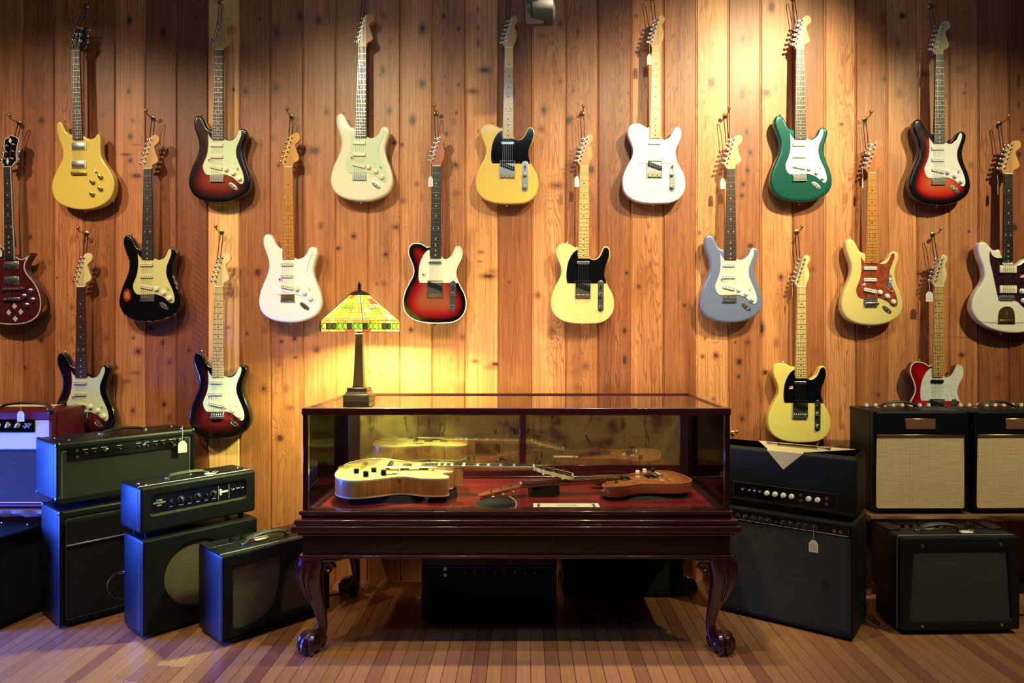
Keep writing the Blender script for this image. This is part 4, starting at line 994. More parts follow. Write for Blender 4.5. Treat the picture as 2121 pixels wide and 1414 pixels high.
# --- left: combo with two shaped brown openings
flF = corner_from(460, 1343); AF = 47
r1 = amp('black combo amplifier with two curved brown grille openings, against the left claw foot', flF, AF)
h1 = smooth_loop([(.052,.075),(.050,.10),(.050,.30),(.052,.322),(.08,.325),(.24,.325),(.264,.320),(.262,.26),(.252,.19),(.232,.135),(.195,.10),(.14,.077),(.08,.068)], 3)
h2 = smooth_loop([(.458,.322),(.46,.30),(.46,.09),(.458,.070),(.44,.067),(.285,.067),(.264,.072),(.264,.13),(.274,.20),(.292,.255),(.325,.292),(.375,.315),(.43,.325)], 3)
shell(r1, .51, .25, .372, .013, tolex_black, [h1, h2], .012, 0, .014)
MB().box(.04, .47, .0115, .0135, .055, .335).build('grille_cloth', brown_cloth, r1)
MB().tube([(-.0003, .026, .02), (-.0003, .026, .372), (.004, .026, .3855), (.012, .026, .3868), (.5, .026, .3868)], .0014, 5).build('piping', piping, r1)
handle(r1, .13, .335, .085, .386, .030, leather, chrome, True)
MB().rbox(.04, .47, .15, .235, .380, .388, .003, 1).build('control_panel', panel_black, r1)
for i in range(5): MB().cyl((.12+.05*i, .19, .388), (.12+.05*i, .19, .400), .008, .007, 12).build('knob', blackp, r1)
for q in (0, .47): MB().rbox(q, q+.04, .13, .25, .384, .392, .003, 1).build('side_rail', tolex_black, r1)
rubber_feet(r1, .51, .25, .014, .014)

# --- left edge: burgundy combo on the bench, dark combo below it
YB = 3.30
r1 = amp('burgundy combo amplifier with cream upper panel and sparkly brown grille, on the left bench', Vector((-3.0, YB, .477)), 0)
shell(r1, .723, .255, .468, .013, tolex_burg, [rrect(.022, .722-.010, .022, .418, .010)], .020, 0, .002)
creamvin = tolex('cream_vinyl', (214, 204, 172), .55)
MB().prism(rrect(.02, .715, .287, .462, .006), .014, .002).build('front_panel', creamvin, r1)
MB().rbox(.15, .642, -.002, .006, .366, .430, .006, 2).build('control_panel', black_gloss, r1)
MB().box(.02, .714, .012, .016, .02, .29).build('grille_cloth', weave('sparkle_cloth', (66, 52, 46), (38, 28, 26), .004, .004, .8, 1), r1)
MB().rbox(.02, .714, .004, .012, .283, .288, .001, 1).build('trim_strip', piping, r1); MB().rbox(.02, .714, .004, .012, .024, .029, .001, 1).build('trim_strip', piping, r1)
chick = mat('cream_knob', (226, 216, 186), .4)
for i, x in enumerate((.395, .435, .480, .527, .574)):
    MB().cyl((0, 0, 0), (0, -.008, 0), .012, .010, 14).prism([(-.004, -.010), (.004, -.010), (.002, .017), (-.002, .017)], -.006, -.016).build('pointer_knob', chick, r1, (x-.012, -.002, .400), (0, random.uniform(-1.5, 1.5), 0))
for x, z in ((.605, .404), (.622, .404), (.613, .393), (.597, .392)): toggle(r1, x, z, -.002)
handle(r1, .40, .655, .10, .470, .022)
for x in (0, .723): MB().rbox(x-.022 if x else x-.002, x+.002 if x else x+.022, -.002, .02, .452, .472, .008, 2).build('corner_cap', blackp, r1)
MB().rbox(.702, .725, .235, .257, .452, .472, .008, 2).build('corner_cap', blackp, r1)
MB().rbox(.722, .728, .245, .262, .37, .40, .002, 1).build('side_catch', blackp, r1)
for x in (.66, .60): MB().cyl((x, .06+.14*(x < .65), .469), (x, .06+.14*(x < .65), .474), .006, .004, 10).build('screw', chrome, r1)
o = MB().box(-.15, .15, -.05, .03, 0, .0012).box(-.13, .16, -.04, .032, .0012, .0024).build('paper_sheets', mat('cream_paper', (226, 214, 168), .8), None, (-2.55, 3.52, .9488), (0, 0, .02)); o['label'] = 'loose cream paper sheets lying on top of the burgundy amplifier'; o['category'] = 'paper'
r1 = amp('dark combo amplifier on the floor under the left bench, mostly in shadow', Vector((-2.34, 3.03, 0)), 78)
shell(r1, .27, .30, .40, .012, tolex_black, [rrect(.02, .25, .03, .38, .006)], .012, 0, .012)
MB().box(.015, .255, .010, .012, .025, .385).build('grille_cloth', black_cloth, r1); rubber_feet(r1, .27, .30, .012, .012)
corner_caps(r1, .27, .30, .40, blackp, 0, .012)
for x, y in ((.05, .06), (.22, .07), (.22, .22)): MB().cyl((x, y, .411), (x, y, .4145), .006, .004, 10).build('screw', chrome, r1)

# --- benches of rough-edged slabs
slab = wood('rough_slab', (150, 112, 80), (84, 58, 42), 0, .6, .6)
def bench(x0, x1, y0, z, th, label, legs):
    t = thing('slab_bench', label, 'bench', ((x0+x1)/2, (y0+YW)/2, 0)); r = random.Random(int(x0*10)); m = MB()
    n = 40; top = []; cx, cy = (x0+x1)/2, (y0+YW)/2
    secs = []
    for i in range(n+1):
        x = x0+(x1-x0)*i/n; e = r.uniform(-.006, .006); e2 = r.uniform(-.008, .008)
        secs.append([(x-cx, y0+e+.004-cy, z), (x-cx, y0+e2-cy, z-th*.5), (x-cx, y0+.012+e-cy, z-th+r.uniform(-.002, .002)), (x-cx, YW-.004-cy, z-th), (x-cx, YW-.004-cy, z)])
    m.loft(secs).build('slab', slab, t)
    for lx_ in legs:
        MB().rbox(lx_-cx-.03, lx_-cx+.03, .0, .06, 0, z-th-.003, .004, 1).build('leg', slab, t)
bench(-3.28, -2.262, 3.272, .475, .032, 'rough slab bench along the wall at the left edge', (-3.2, -2.72))
bench(1.64, 3.9, 3.25, .455, .028, 'rough live-edge slab bench along the wall at the right', (1.72, 2.9))

# --- right: two tan-grille combos on the bench
tan_cloth = weave('tan_grille_cloth', (250, 226, 176), (190, 152, 106), .0075, .0075)
def tan_combo(x0, label, deg=0):
    r = amp(label, Vector((x0, 3.28, .4565)), deg)
    r['group'] = 'black combo amplifiers with tan grilles'
    shell(r, .460, .245, .478, .013, tolex_black, [rrect(.014, .446, .022, .375, .012)], .014, 0, .013)
    MB().box(.010, .450, .010, .013, .018, .38).build('grille_cloth', tan_cloth, r)
    frame_line(r, .0165, .4435, .0245, .372, .008, gold, .0035, 'grille_trim', .012)
    MB().rbox(.016, .446, .002, .010, .370, .379, .002, 1).build('trim_strip', gold, r)
    MB().rbox(.154, .300, -.0015, .004, .404, .456, .002, 1).build('name_plate', gold, r)
    MB().box(.157, .297, -.0022, -.0014, .407, .453).build('plate_face', mat('plate_brown', (124, 82, 66), .4), r)
    handle(r, .075, .265, .09, .491, .030)
    corner_caps(r, .46, .245, .478, blackp, 0, .013); rubber_feet(r, .46, .245, .013, .013)
    MB().rbox(.03, .43, .175, .235, .486, .4935, .003, 1).build('top_panel', panel_black, r)
    for i in range(8): MB().cyl((.07+.045*i, .205, .4935), (.07+.045*i, .205, .5075), .010, .008, 14).build('knob', whitep, r)
    MB().rbox(.455, .466, .03, .045, .385, .43, .003, 1).build('side_catch', chrome, r)
    return r
tan_combo(1.667, 'black combo amplifier with tan woven grille and a brown plate on its front')
tan_combo(2.150, 'black combo amplifier with tan woven grille, cut off by the right edge of the photo', 1.5)

# --- right: floor combo with piped control strip, and the head with a cream notch
def right_corner(px, py, w, deg):
    c = corner_from(px, py); a = math.radians(deg); return c-Vector((math.cos(a), math.sin(a), 0))*w
AI = -36; aI = math.radians(AI)
flI = right_corner(1769, 1332, .615, AI)
silver_dark = weave('charcoal_grille_cloth', (66, 68, 68), (34, 37, 39), .004, .008)
r1 = amp('large dark grey combo amplifier right of the glass case, price tag on its knobs', flI, AI)
shell(r1, .615, .29, .495, .013, tolex_grey, [rrect(.012, .600, .035, .480, .006)], .012, 0, .012)
MB().box(.01, .602, .010, .0125, .03, .448).build('grille_cloth', silver_dark, r1)
MB().box(.012, .595, .006, .0125, .446, .481).build('control_panel', panel_black, r1)
MB().tube([(.012, .0065, .4475), (.592, .0065, .4475), (.592, .0065, .480)], .0013, 5).build('piping', piping, r1)
for px in (280, 375, 465, 555, 645, 830, 925, 1020, 1110, 1210):
    dial(r1, lx(1480+px/5.89, flI, aI), .4645, .006, .0085, blackp, True)
for px in (745, 1460, 1535): jack(r1, lx(1480+px/5.89, flI, aI), .464, .006)
rubber_feet(r1, .615, .29, .012, .012)
flJ = right_corner(1769, 1332, .632, AI)+Vector((.012, .004, .518))
r1 = amp('black amplifier head with cream top and V notch, right of the glass case', flJ, AI)
J_H = .262; J_D = .235; J_W = .632
shell(r1, J_W, J_D, J_H, .018, tolex_grey, None, .012, 0, .008)
cream_tol = tolex('cream_tolex', (222, 206, 150), .5)
fq = lambda px, py=0: lx(1480+px/5.89, Vector((flJ.x, flJ.y, 0)), aI)
ax_, b0, b1 = fq(838), fq(640), fq(1085)
top = .2705
MB().prism([(b0, .008), (b1, .008), (J_W-.045, J_D-.012), (.15, J_D-.012)], top, top+.0015, 'xy').build('cream_top', cream_tol, r1)
MB().prism([(b0, top-.004), (b1, top-.004), (ax_, top-.085)], .0005, -.0012).build('cream_notch', cream_tol, r1)
MB().add([(b0, -.0012, top-.004), (b1, -.0012, top-.004), (b1, .004, top+.0006), (b0, .004, top+.0006), (b0, .010, top+.0015), (b1, .010, top+.0015)], [(0, 1, 2, 3), (3, 2, 5, 4)]).build('cream_fold', cream_tol, r1)
MB().box(fq(240), fq(1490), -.0015, .002, .036, .102).build('control_panel', panel_black, r1)
frame_line(r1, fq(235), fq(1495), .034, .104, -.001, mat('thin_line', (70, 80, 95), .5), .001, 'panel_line', .004)
for px in (643, 742, 843, 943, 1152, 1260):
    MB().lathe((0, 0, 0), [(.0115, 0), (.0112, .009), (.010, .014), (.007, .0155)], 18, '-y').build('knob', whitep, r1, (fq(px), -.0015, .070))
for px in (345, 427, 490, 553): toggle(r1, fq(px), .070, -.0015)
for px in (1053, 1370):
    jack(r1, fq(px), .082, -.0015); jack(r1, fq(px), .058, -.0015)
MB().box(.01, J_W-.01, -.0012, 0, .026, .0275).build('trim_line', mat('thin_line_b', (60, 66, 76), .5), r1)
cx = (fq(730)+fq(1125))/2
o = MB().rbox(cx-.105, cx+.10, .115, .137, top+.006, top+.014, .003, 2).build('handle', black_gloss, r1)
for s in (-1, 1): MB().rbox(cx+s*.115-.028, cx+s*.115+.028, .113, .139, top+.001, top+.016, .005, 2).build('handle_cap', chrome, o)
for x in (.05, J_W-.05):
    for y in (.05, .19): MB().cyl((x, y, -.0005), (x, y, .012), .012, .015, 12).build('foot', blackp, r1)

# --- right: combo with the tapered opening
flL = corner_from(1862, 1317)+Vector((0, 0, .02))
flL.x += .006
r1 = amp('black combo amplifier with a tapered charcoal grille and four corner bolts, below the right bench', flL, 1.5)
tz = [(.066, .352), (.478, .352), (.497, .052), (.490, .045), (.053, .045), (.046, .052)]
shell(r1, .535, .21, .412, .014, tolex_grey, [tz], .014, 0, 0)
MB().box(.04, .50, .012, .014, .04, .356).build('grille_cloth', silver_dark, r1)
MB().tube([(-.0004, .024, .005), (-.0004, .024, .395), (.005, .024, .4115), (.014, .024, .4125), (.52, .024, .4125)], .0013, 5).build('piping', piping, r1)
for x, z in ((.098, .373), (.447, .376), (.098, .022), (.450, .025)): MB().lathe((0, 0, 0), [(.0065, 0), (.006, .003), (.003, .0045)], 14, '-y').build('bolt', chrome, r1, (x, 0, z))
handle(r1, .125, .315, .08, .412, .026, leather, chrome, True)
MB().rbox(.06, .46, .115, .19, .407, .415, .003, 1).build('control_panel', panel_black, r1)
for i in range(6): MB().cyl((.1+.04*i, .155, .415), (.1+.04*i, .155, .428), .008, .007, 12).build('knob', blackp, r1)
MB().cyl((.40, .155, .415), (.402, .150, .432), .002, .003, 8).build('toggle_switch', chrome, r1)
for q in (0, .47): MB().rbox(q, q+.063, .10, .21, .410, .420, .003, 1).build('side_rail', tolex_grey, r1)
for x in (.06, .475):
    for y in (.04, .17): MB().cyl((x, y, -.02), (x, y, .004), .014, .017, 12).build('foot', blackp, r1)

# --- under the case
r1 = amp('black combo amplifier with thin light trim, on the floor under the glass case', Vector((-.47, 3.11, 0)), 0)
shell(r1, .615, .22, .355, .014, tolex_black, [rrect(.018, .600, .03, .262, .004)], .008, 0, .014)
MB().box(.014, .604, .007, .009, .025, .266).build('grille_cloth', black_cloth, r1)
frame_line(r1, .020, .596, .034, .256, .006, mat('faint_piping', (120, 135, 160), .5), .0014, 'piping', .003)
for z in (.222, .250): jack(r1, .108, z, .0065)
for i in range(8): dial(r1, .20+.045*i, .235, .0065, .008, blackp, False)
rubber_feet(r1, .61, .2, .014, .014)
r1 = amp('low black cabinet against the wall behind the glass case legs', Vector((.02+.17, 3.42, 0)), 0, 'speaker cabinet', 'speaker_cabinet')
shell(r1, .60, .19, .33, .012, tolex_black, [rrect(.02, .58, .03, .31, .006)], .010, 0, .012)
MB().box(.015, .585, .009, .011, .025, .315).build('grille_cloth', black_cloth, r1); rubber_feet(r1, .6, .19, .012, .012)

# --- tags on the amplifiers
price_tag(43, 862, 3.285, .034, .050, .035, 'white price tag tied to the handle of the burgundy amplifier')
t3 = flB.y+.55*math.sin(math.radians(51)); price_tag(378, 925, t3-.03, .040, .058, .075, 'cream price tag hanging over the right end of the wide black head', math.radians(35))
price_tag(1685, 1131, flI.y+.52*math.sin(aI)-.015, .038, .052, .045, 'cream price tag hanging from a knob of the large grey combo', aI)
def lying_tag(px, py, Y, z, rz, label, w=.05, h=.032):
    o = thing('price_tag', label, 'tag', ((px-VX)*Y/F, Y, z), (0, 0, rz), 'white price tags')
    MB().prism([(-w/2, -h/2), (w/2-.01, -h/2), (w/2, -h*.2), (w/2, h*.2), (w/2-.01, h/2), (-w/2, h/2)], 0, .0009, 'xy').build('card', papr, o)
    MB().tube([(w/2-.004, 0, .001), (w/2+.012, .006, .004), (w/2+.004, .016, .006), (w/2-.01, .014, .005)], .0007, 5).build('string', papr, o)
lying_tag(436, 980, flD.y+.30, flD.z+.2055, math.radians(45), 'white price tag lying on the small black head by its handle')
lying_tag(541, 1098, flF.y+.235, .3875, math.radians(45), 'white price tag under the handle of the two-opening combo')
lying_tag(2001, 1098, flL.y+.075, .433, 0, 'white price tag by the handle of the tapered-grille combo', .056, .04)

# --- cables and the plastic bag
def cable(label, pts, r=.0035, m=blackp):
    base = Vector(pts[0]); o = thing('cable', label, 'cable', base)
    MB().tube([Vector(p)-base for p in smooth3(pts)], r, 8).build('cord', m, o); return o
def smooth3(pts, k=6):
    P_ = [Vector(p) for p in pts]; out = []
    for i in range(len(P_)-1):
        p0 = P_[max(i-1, 0)]; p1 = P_[i]; p2 = P_[i+1]; p3 = P_[min(i+2, len(P_)-1)]
        for q in range(k):
            t = q/k; out.append(.5*((2*p1)+(p2-p0)*t+(2*p0-5*p1+4*p2-p3)*t*t+(3*p1-p0-3*p2+p3)*t**3))
    return out+[P_[-1]]
a = P(256, 1184, 3.215); o = cable('purple speaker cable looping out beside the round-grille cabinet', [a, P(243, 1186, 3.19), P(226, 1202, 3.15), P(223, 1220, 3.13), P(234, 1236, 3.14), P(256, 1240, 3.2)], .0035, mat('purple_rubber', (60, 40, 92), .4))
MB().cyl((.004, .003, 0), (-.016, -.012, 0), .0065, .006, 12).build('plug', chrome, o)
cable('black power cable looped on the floor beside the rear left claw foot', [(-.98, 3.60, .005), (-.90, 3.57, .005), (-.86, 3.60-.03, .005), (-.89, 3.50, .005), (-.99, 3.44, .005), (-1.05, 3.45, .005)], .004)
cable('black cable hanging down between the grey combo and the tapered-grille combo', [(1.62, 3.40, .36), (1.60, 3.30, .30), (1.615, 3.26, .18), (1.590, 3.22, .10), (1.585, 3.16, .02), (1.600, 3.10, .006), (1.62, 3.2, .006)], .004)
cable('black cable on the floor at the right edge under the bench', [(2.28, 3.42, .12), (2.22, 3.36, .10), (2.27, 3.30, .02), (2.20, 3.22, .006), (2.4, 3.2, .006)], .004)
bag = bmesh.new(); bmesh.ops.create_icosphere(bag, subdivisions=4, radius=1)
rb = random.Random(5)
from mathutils import noise as mn
for v in bag.verts:
    q = v.co*2.2; d = 1+.35*mn.noise(q)+.16*abs(mn.noise(q*3)); v.co = Vector((v.co.x*.10*d, v.co.y*.10*d, max(-.085, v.co.z*.10*d)))
me = bpy.data.meshes.new('plastic_bag'); bag.to_mesh(me); bag.free(); me.materials.append(mat('crumpled_plastic', (190, 205, 180), .25, Alpha=1)); finish(me, 60)
o = link('plastic_bag', me, None, (2.29, 3.48, .086)); o['label'] = 'crumpled pale plastic bag on the floor at the right edge'; o['category'] = 'bag'

# ================================================================ DISPLAY CASE
mah = wood('red_mahogany', (72, 25, 28), (38, 14, 18), 0, .5, .22, .8)
mah_leg = wood('dark_mahogany', (66, 26, 32), (40, 16, 24), 2, .5, .25, .8)
mah_dark = wood('dark_frame', (44, 19, 22), (28, 12, 16), 0, .5, .3, .6)
CX0, CX1, CY0, CY1, DZ, TZ = -.911, .842, 2.812, 3.506, .591, 1.007
ccx, ccy = (CX0+CX1)/2, (CY0+CY1)/2
case = thing('display_case', 'dark red mahogany glass display case on carved claw-foot legs, holding two guitars', 'display case', (ccx, ccy, 0))
hx, hy = (CX1-CX0)/2, (CY1-CY0)/2
def rail_ring(name, z0, z1, e, r, inner=.05, m=None):
    """a mitred moulding that runs round all four sides"""
    mb = MB(); prof = []
    n = 5
    for i in range(n+1):
        a = PI/2*i/n; prof.append((e-r+r*math.sin(a), z1-r+r*math.cos(a)))
    for i in range(n+1):
        a = PI/2*i/n; prof.append((e-r+r*math.cos(a), z0+r-r*math.sin(a)))
    prof += [(-inner, z0), (-inner, z1)]
    rings = []
    for sx, sy in ((-1, -1), (1, -1), (1, 1), (-1, 1)): rings.append([(sx*(hx+o), sy*(hy+o), z) for o, z in prof])
    k = len(prof); v = [p for r_ in rings for p in r_]
    mb.add(v, [(i*k+j, i*k+(j+1) % k, ((i+1) % 4)*k+(j+1) % k, ((i+1) % 4)*k+j) for i in range(4) for j in range(k)])
    return mb.build(name, m or mah, case)
rail_ring('moulding', .576, .594, .012, .006); rail_ring('moulding', .563, .576, .004, .002); rail_ring('moulding', .538, .563, .028, .011)
rail_ring('moulding', .508, .538, .036, .008); rail_ring('moulding', .492, .508, .016, .007)
rail_ring('apron', .412, .492, .000, .001, .03, mah_dark); rail_ring('moulding', .399, .413, .014, .0065)
MB().box(-hx+.02, hx-.02, -hy+.02, hy-.02, DZ-.02, DZ).build('deck', wood('deck_red', (158, 46, 50), (92, 24, 30), 0, .5, .25, .8), case)
MB().box(-hx+.02, hx-.02, -hy+.02, hy-.02, .405, .415).build('bottom_board', mah_dark, case)
for sx in (-1, 1):
    for sy in (-1, 1):
        MB().rbox(sx*(hx-.011)-.011, sx*(hx-.011)+.011, sy*(hy-.011)-.011, sy*(hy-.011)+.011, .592, TZ-.02, .002, 1).build('corner_post', mah_dark, case)
rail_ring('top_rail', TZ-.024, TZ+.007, .003, .006, .016, mah)
cg = thin_glass('case_glass'); sg = thin_glass('side_pane_glass', ior=1.12)
for (n_, a) in (('front_glass', (-hx+.02, hx-.02, -hy+.009, -hy+.013, .590, TZ-.02)), ('side_glass', (-hx+.009, -hx+.013, -hy+.02, hy-.02, .590, TZ-.02)), ('side_glass', (hx-.013, hx-.009, -hy+.02, hy-.02, .590, TZ-.02))):
    MB().box(*a).build(n_, cg if n_ == 'front_glass' else sg, case)
MB().box(-hx+.012, hx-.012, -hy+.012, hy-.012, TZ-.004, TZ).build('top_glass', thin_glass('top_glass', extra=.10, ior=1.5), case)
# back: framed glass doors, brown paper behind the half-reflecting panes
t = NT('papered_glass'); t.n.remove(t.b)
s1 = t.sep(t.coord('Object')); nb = t.noise(t.coord('Object', (2.4, 1, 3.2)), 1.6, 4, .6); nc = t.noise(t.coord('Object', (3.5, 1, 1.1)), 1.3, 5, .7)
brn = t.ramp(nb, [(.38, srgb(84, 58, 44)), (.46, srgb(128, 104, 62)), (.56, srgb(140, 116, 70)), (.64, srgb(112, 78, 52))])
crack = t.math('LESS_THAN', t.math('ABSOLUTE', t.math('SUBTRACT', nc, .5)), .006)
brn = t.mix(t.math('MULTIPLY', crack, .8), brn, srgb(26, 24, 20))
df = t.n.new('ShaderNodeBsdfDiffuse'); t.t.links.new(brn, df.inputs[0]); gl = t.n.new('ShaderNodeBsdfGlossy'); gl.inputs[0].default_value = (.92, .88, .76, 1); gl.inputs['Roughness'].default_value = .02
mx = t.n.new('ShaderNodeMixShader'); mx.inputs[0].default_value = .48; t.t.links.new(df.outputs[0], mx.inputs[1]); t.t.links.new(gl.outputs[0], mx.inputs[2]); t.t.links.new(mx.outputs[0], t.out.inputs[0])
papered_pane = t.m
yb = hy-.03
for x0, x1 in ((-hx+.075, .013), (.033, hx-.055)):
    MB().box(x0, x1, yb-.004, yb, .650, TZ-.03).build('back_pane', papered_pane, case)
for x0, x1 in ((-hx+.02, -hx+.078), (.008, .040), (hx-.058, hx-.02)):
    MB().rbox(x0, x1, yb-.012, yb+.012, .60, TZ-.024, .002, 1).build('door_stile', mah if x0 > -.5 and x0 < .5 else mah_dark, case)
MB().rbox(-hx+.02, hx-.02, yb-.011, yb+.011, .598, .655, .002, 1).build('door_rail', mah, case)
MB().rbox(-hx+.02, hx-.02, yb-.030, yb-.010, DZ, .602, .006, 3).build('inner_moulding', mah, case)
for sx in (-1, 1): MB().rbox(sx*(hx-.030)-.010, sx*(hx-.030)+.010, -hy+.02, hy-.04, DZ-.001, .600, .005, 2).build('inner_moulding', mah, case)
# legs
def leg(sx, sy):
    secs = []
    ax = sx*(hx-.035); ay = sy*(hy-.035)
    S = [(.405, .000, .052, 4), (.385, .000, .052, 4), (.360, .008, .053, 3.4), (.325, .012, .050, 3), (.290, .008, .044, 2.6), (.250, -.002, .037, 2.4), (.205, -.014, .030, 2.2), (.160, -.026, .0245, 2), (.118, -.034, .0205, 2), (.088, -.034, .0205, 2), (.066, -.024, .026, 2), (.045, -.008, .032, 2), (.03, .002, .030, 2)]
    for z, off, w_, e in S:
        ring = []
        for q in range(24):
            a = 2*PI*q/24; c, s = math.cos(a), math.sin(a)
            f = (abs(c)**e+abs(s)**e)**(-1/e)
            g = 1+.07*math.cos(3*(a-math.atan2(sy, sx)))*(1 if z < .3 else .4)
            ring.append((ax+sx*off*.8+w_*f*c*g, ay+sy*off*.8+w_*f*s*g, z))
        secs.append(ring)
    o = link('leg', MB().loft(secs).mesh('leg', mah_leg, 60), case)
    # carved leaf ridges on the knee
    m2 = MB()
    for da in (-.9, -.45, 0, .45, .9):
        a0 = math.atan2(sy, sx)+da; pts = []
        for z, off, w_ in ((.372, .008, .056), (.34, .012, .056), (.30, .010, .049), (.255, -.001, .041), (.215, -.010, .035)):
            aa = a0*1-(da*.45)*(.372-z)/.15; pts.append((ax+sx*off*.8+w_*math.cos(aa)*1.04, ay+sy*off*.8+w_*math.sin(aa)*1.04, z))
        m2.tube(smooth3(pts, 3), [.0065*(1-.05*i) for i in range(13)], 6)
    m2.build('carved_leaf', mah_leg, o)
    # scroll brackets either side of the knee
    for (dx, dy) in ((-sx, 0), (0, -sy)):
        bx, by = ax+dx*.05+sx*.004*(dx == 0)*8, ay+dy*.05+sy*.004*(dy == 0)*8
        m3 = MB(); pts = []
        for i in range(22):
            a = i*.42; rr_ = .024-.00095*i
            pts.append((bx+dx*(.022+rr_*math.cos(a)), by+dy*(.022+rr_*math.cos(a)), .358+rr_*math.sin(a)))
        m3.tube(pts, .0085, 8)
        m3.tube([(bx+dx*.0, by+dy*.0, .393), (bx+dx*.045, by+dy*.045, .392), (bx+dx*.085, by+dy*.085, .396)], [.014, .011, .004], 8)
        m3.build('scroll_bracket', mah_leg, o)
    # claw foot on its ball
    f = MB(); fx, fy = ax+sx*.004, ay+sy*.004
    f.ball((fx, fy, .034), .040, 10, (1, 1, .85))
    for da in (-1.0, -.33, .33, 1.0, PI):
        a = math.atan2(sy, sx)+da; c, s = math.cos(a), math.sin(a)
        f.tube(smooth3([(fx+c*.012-sx*.012, fy+s*.012-sy*.012, .078), (fx+c*.030, fy+s*.030, .070), (fx+c*.046, fy+s*.046, .050), (fx+c*.049, fy+s*.049, .026), (fx+c*.044, fy+s*.044, .006)], 3), [.015, .0155, .016, .0165, .017, .016, .0155, .0165, .015, .013, .011, .008, .005], 8)
    f.build('claw_foot', mah_leg, o)
for sx in (-1, 1):
    for sy in (-1, 1): leg(sx, sy)

# ================================================================ IN THE CASE
def lying_root(label, tail, ang, slope, roll, name='electric_guitar'):
    zl = Vector((math.cos(ang)*math.cos(slope), math.sin(ang)*math.cos(slope), math.sin(slope))).normalized()
    yl = Vector((0, 0, -1)); xl = yl.cross(zl).normalized(); yl = zl.cross(xl).normalized()
    R = Matrix((xl, yl, zl)).transposed() @ Matrix.Rotation(roll, 3, 'Z')
    return thing(name, label, 'guitar', tail, R.to_euler(), 'guitars laid in the glass case')
u = .0025
t = NT('flamed_top'); v_ = t.coord('Object', (3, 3, 60)); n1 = t.noise(v_, 1, 3); n2 = t.noise(t.coord('Object', (70, 70, 3)), 1, 3)
t.set(Base_Color=t.mix(t.rmap(n2, .35, .7), srgb(240, 222, 158), srgb(222, 198, 128)), Roughness=.25); t.b.inputs['Coat Weight'].default_value = 1; arch_top = t.m
t = NT('flamed_side'); n1 = t.noise(t.coord('Object', (4, 2, 90)), 1, 3, .6); n2 = t.noise(t.coord('Object', (4, 4, 14)), 1, 2)
t.set(Base_Color=t.mix(t.rmap(t.math('ADD', t.math('MULTIPLY', n1, .7), t.math('MULTIPLY', n2, .3)), .35, .65), srgb(214, 162, 104), srgb(168, 112, 66)), Roughness=.3); t.b.inputs['Coat Weight'].default_value = .8; arch_side = t.m
arch = lying_root('blond hollow archtop guitar with black knobs lying on its back in the glass case', (-.838, 3.10, .632), .0, -.012, .045, 'archtop_guitar')
ao = [(0,0),(-.10,.008),(-.165,.045),(-.206,.11),(-.205,.17),(-.175,.235),(-.142,.29),(-.131,.335),(-.138,.38),(-.151,.43),(-.147,.475),(-.11,.506),(-.05,.516),(.028,.516),(.040,.505),(.048,.492),(.064,.474),(.086,.476),(.106,.498),(.128,.510),(.150,.500),(.162,.462),(.156,.395),(.139,.35),(.131,.31),(.145,.26),(.180,.20),(.207,.13),(.200,.08),(.165,.035),(.10,.008)]
al = smooth_loop(ao, 4)
TH = .078; DM = .012
link('body', body_mesh('body', al, TH, .0025, [arch_top, arch_side], .015, DM), arch)
bw_ = mat('ivory_binding', (238, 228, 200), .35)
link('binding', ribbon(al, .004, -TH+.007, -TH-.0006, bw_), arch); link('binding', ribbon(al, .004, .0006, -.006, bw_), arch)
yf, hd = neck_parts(arch, u, .875/u, 17.2, 22, 0, .49/u, .647/u, rose, arch_side, arch_side, TH+.016, 20, pearl, [(-9, 0), (-10, -6), (-15, -14), (-16, -40), (-17, -68), (-8, -74), (0, -70), (8, -74), (17, -68), (16, -40), (15, -14), (10, -6), (9, 0)], .22, [(-11, -18, -1), (-11, -36, -1), (-11, -54, -1), (11, -18, 1), (11, -36, 1), (11, -54, 1)], -1, gold, bw_, black_gloss, .004, bw_, inlay='block')
MB().prism([(-.024, .50), (.024, .50), (.022, .56), (-.022, .56)], -.012, -(TH+.016)).build('heel', arch_side, arch)
MB().prism([(-.028, .395), (.028, .395), (.028, .515), (-.028, .515)], -TH-.002, -(TH+.0175)).build('neck_block', arch_side, arch)
yt = -(TH+DM)
for z in (.30, .385): link('pickup', humbucker(gold, blackp), arch, (0, yt+.001, z))
b = MB().rbox(-.055, .055, -.010, 0, -.008, .008, .002, 1).rbox(-.040, .040, -.020, -.009, -.006, .006, .002, 1)
b.build('bridge', blackp, arch, (0, yt+.002, .228))
b = MB(); 
for x in (-.03, 0, .03): b.tube([(x*.5, .002, -.002), (x*.6, -.008, .03), (x, -.010, .11)], .003, 6)
b.rbox(-.040, .040, -.018, -.008, .100, .118, .003, 2).rbox(-.018, .018, -.006, .004, -.004, .05, .002, 1).build('tailpiece', gold, arch, (0, -TH-.004, .002))
for p in ((.115, .105), (.155, .155), (.090, .175), (.125, .225)):
    MB().lathe((0, 0, 0), [(.0135, 0), (.013, .004), (.0125, .017), (.010, .019)], 18, '-y').build('knob', black_gloss, arch, (p[0], -TH-.008, p[1]))
fh = [(-.003, .045), (-.008, .050), (-.012, .042), (-.008, .034), (.002, .010), (-.004, -.020), (-.006, -.040), (.002, -.052), (.008, -.047), (.006, -.038), (.001, -.034), (.002, -.015), (.008, .012), (.001, .036)]
for s in (-1, 1): MB().prism([(s*.115+s*x, .235+z) for x, z in fh], -TH-.0075, -TH-.0085).build('f_hole', blackp, arch)
pgp = smooth_loop([(.042, .225), (.060, .222), (.070, .26), (.064, .33), (.058, .40), (.055, .44), (.042, .445), (.038, .40), (.038, .30)], 3)
me = plate(pgp, yt-.008, .003, .0008); me.materials.append(bw_); pg = link('pickguard', me, arch)
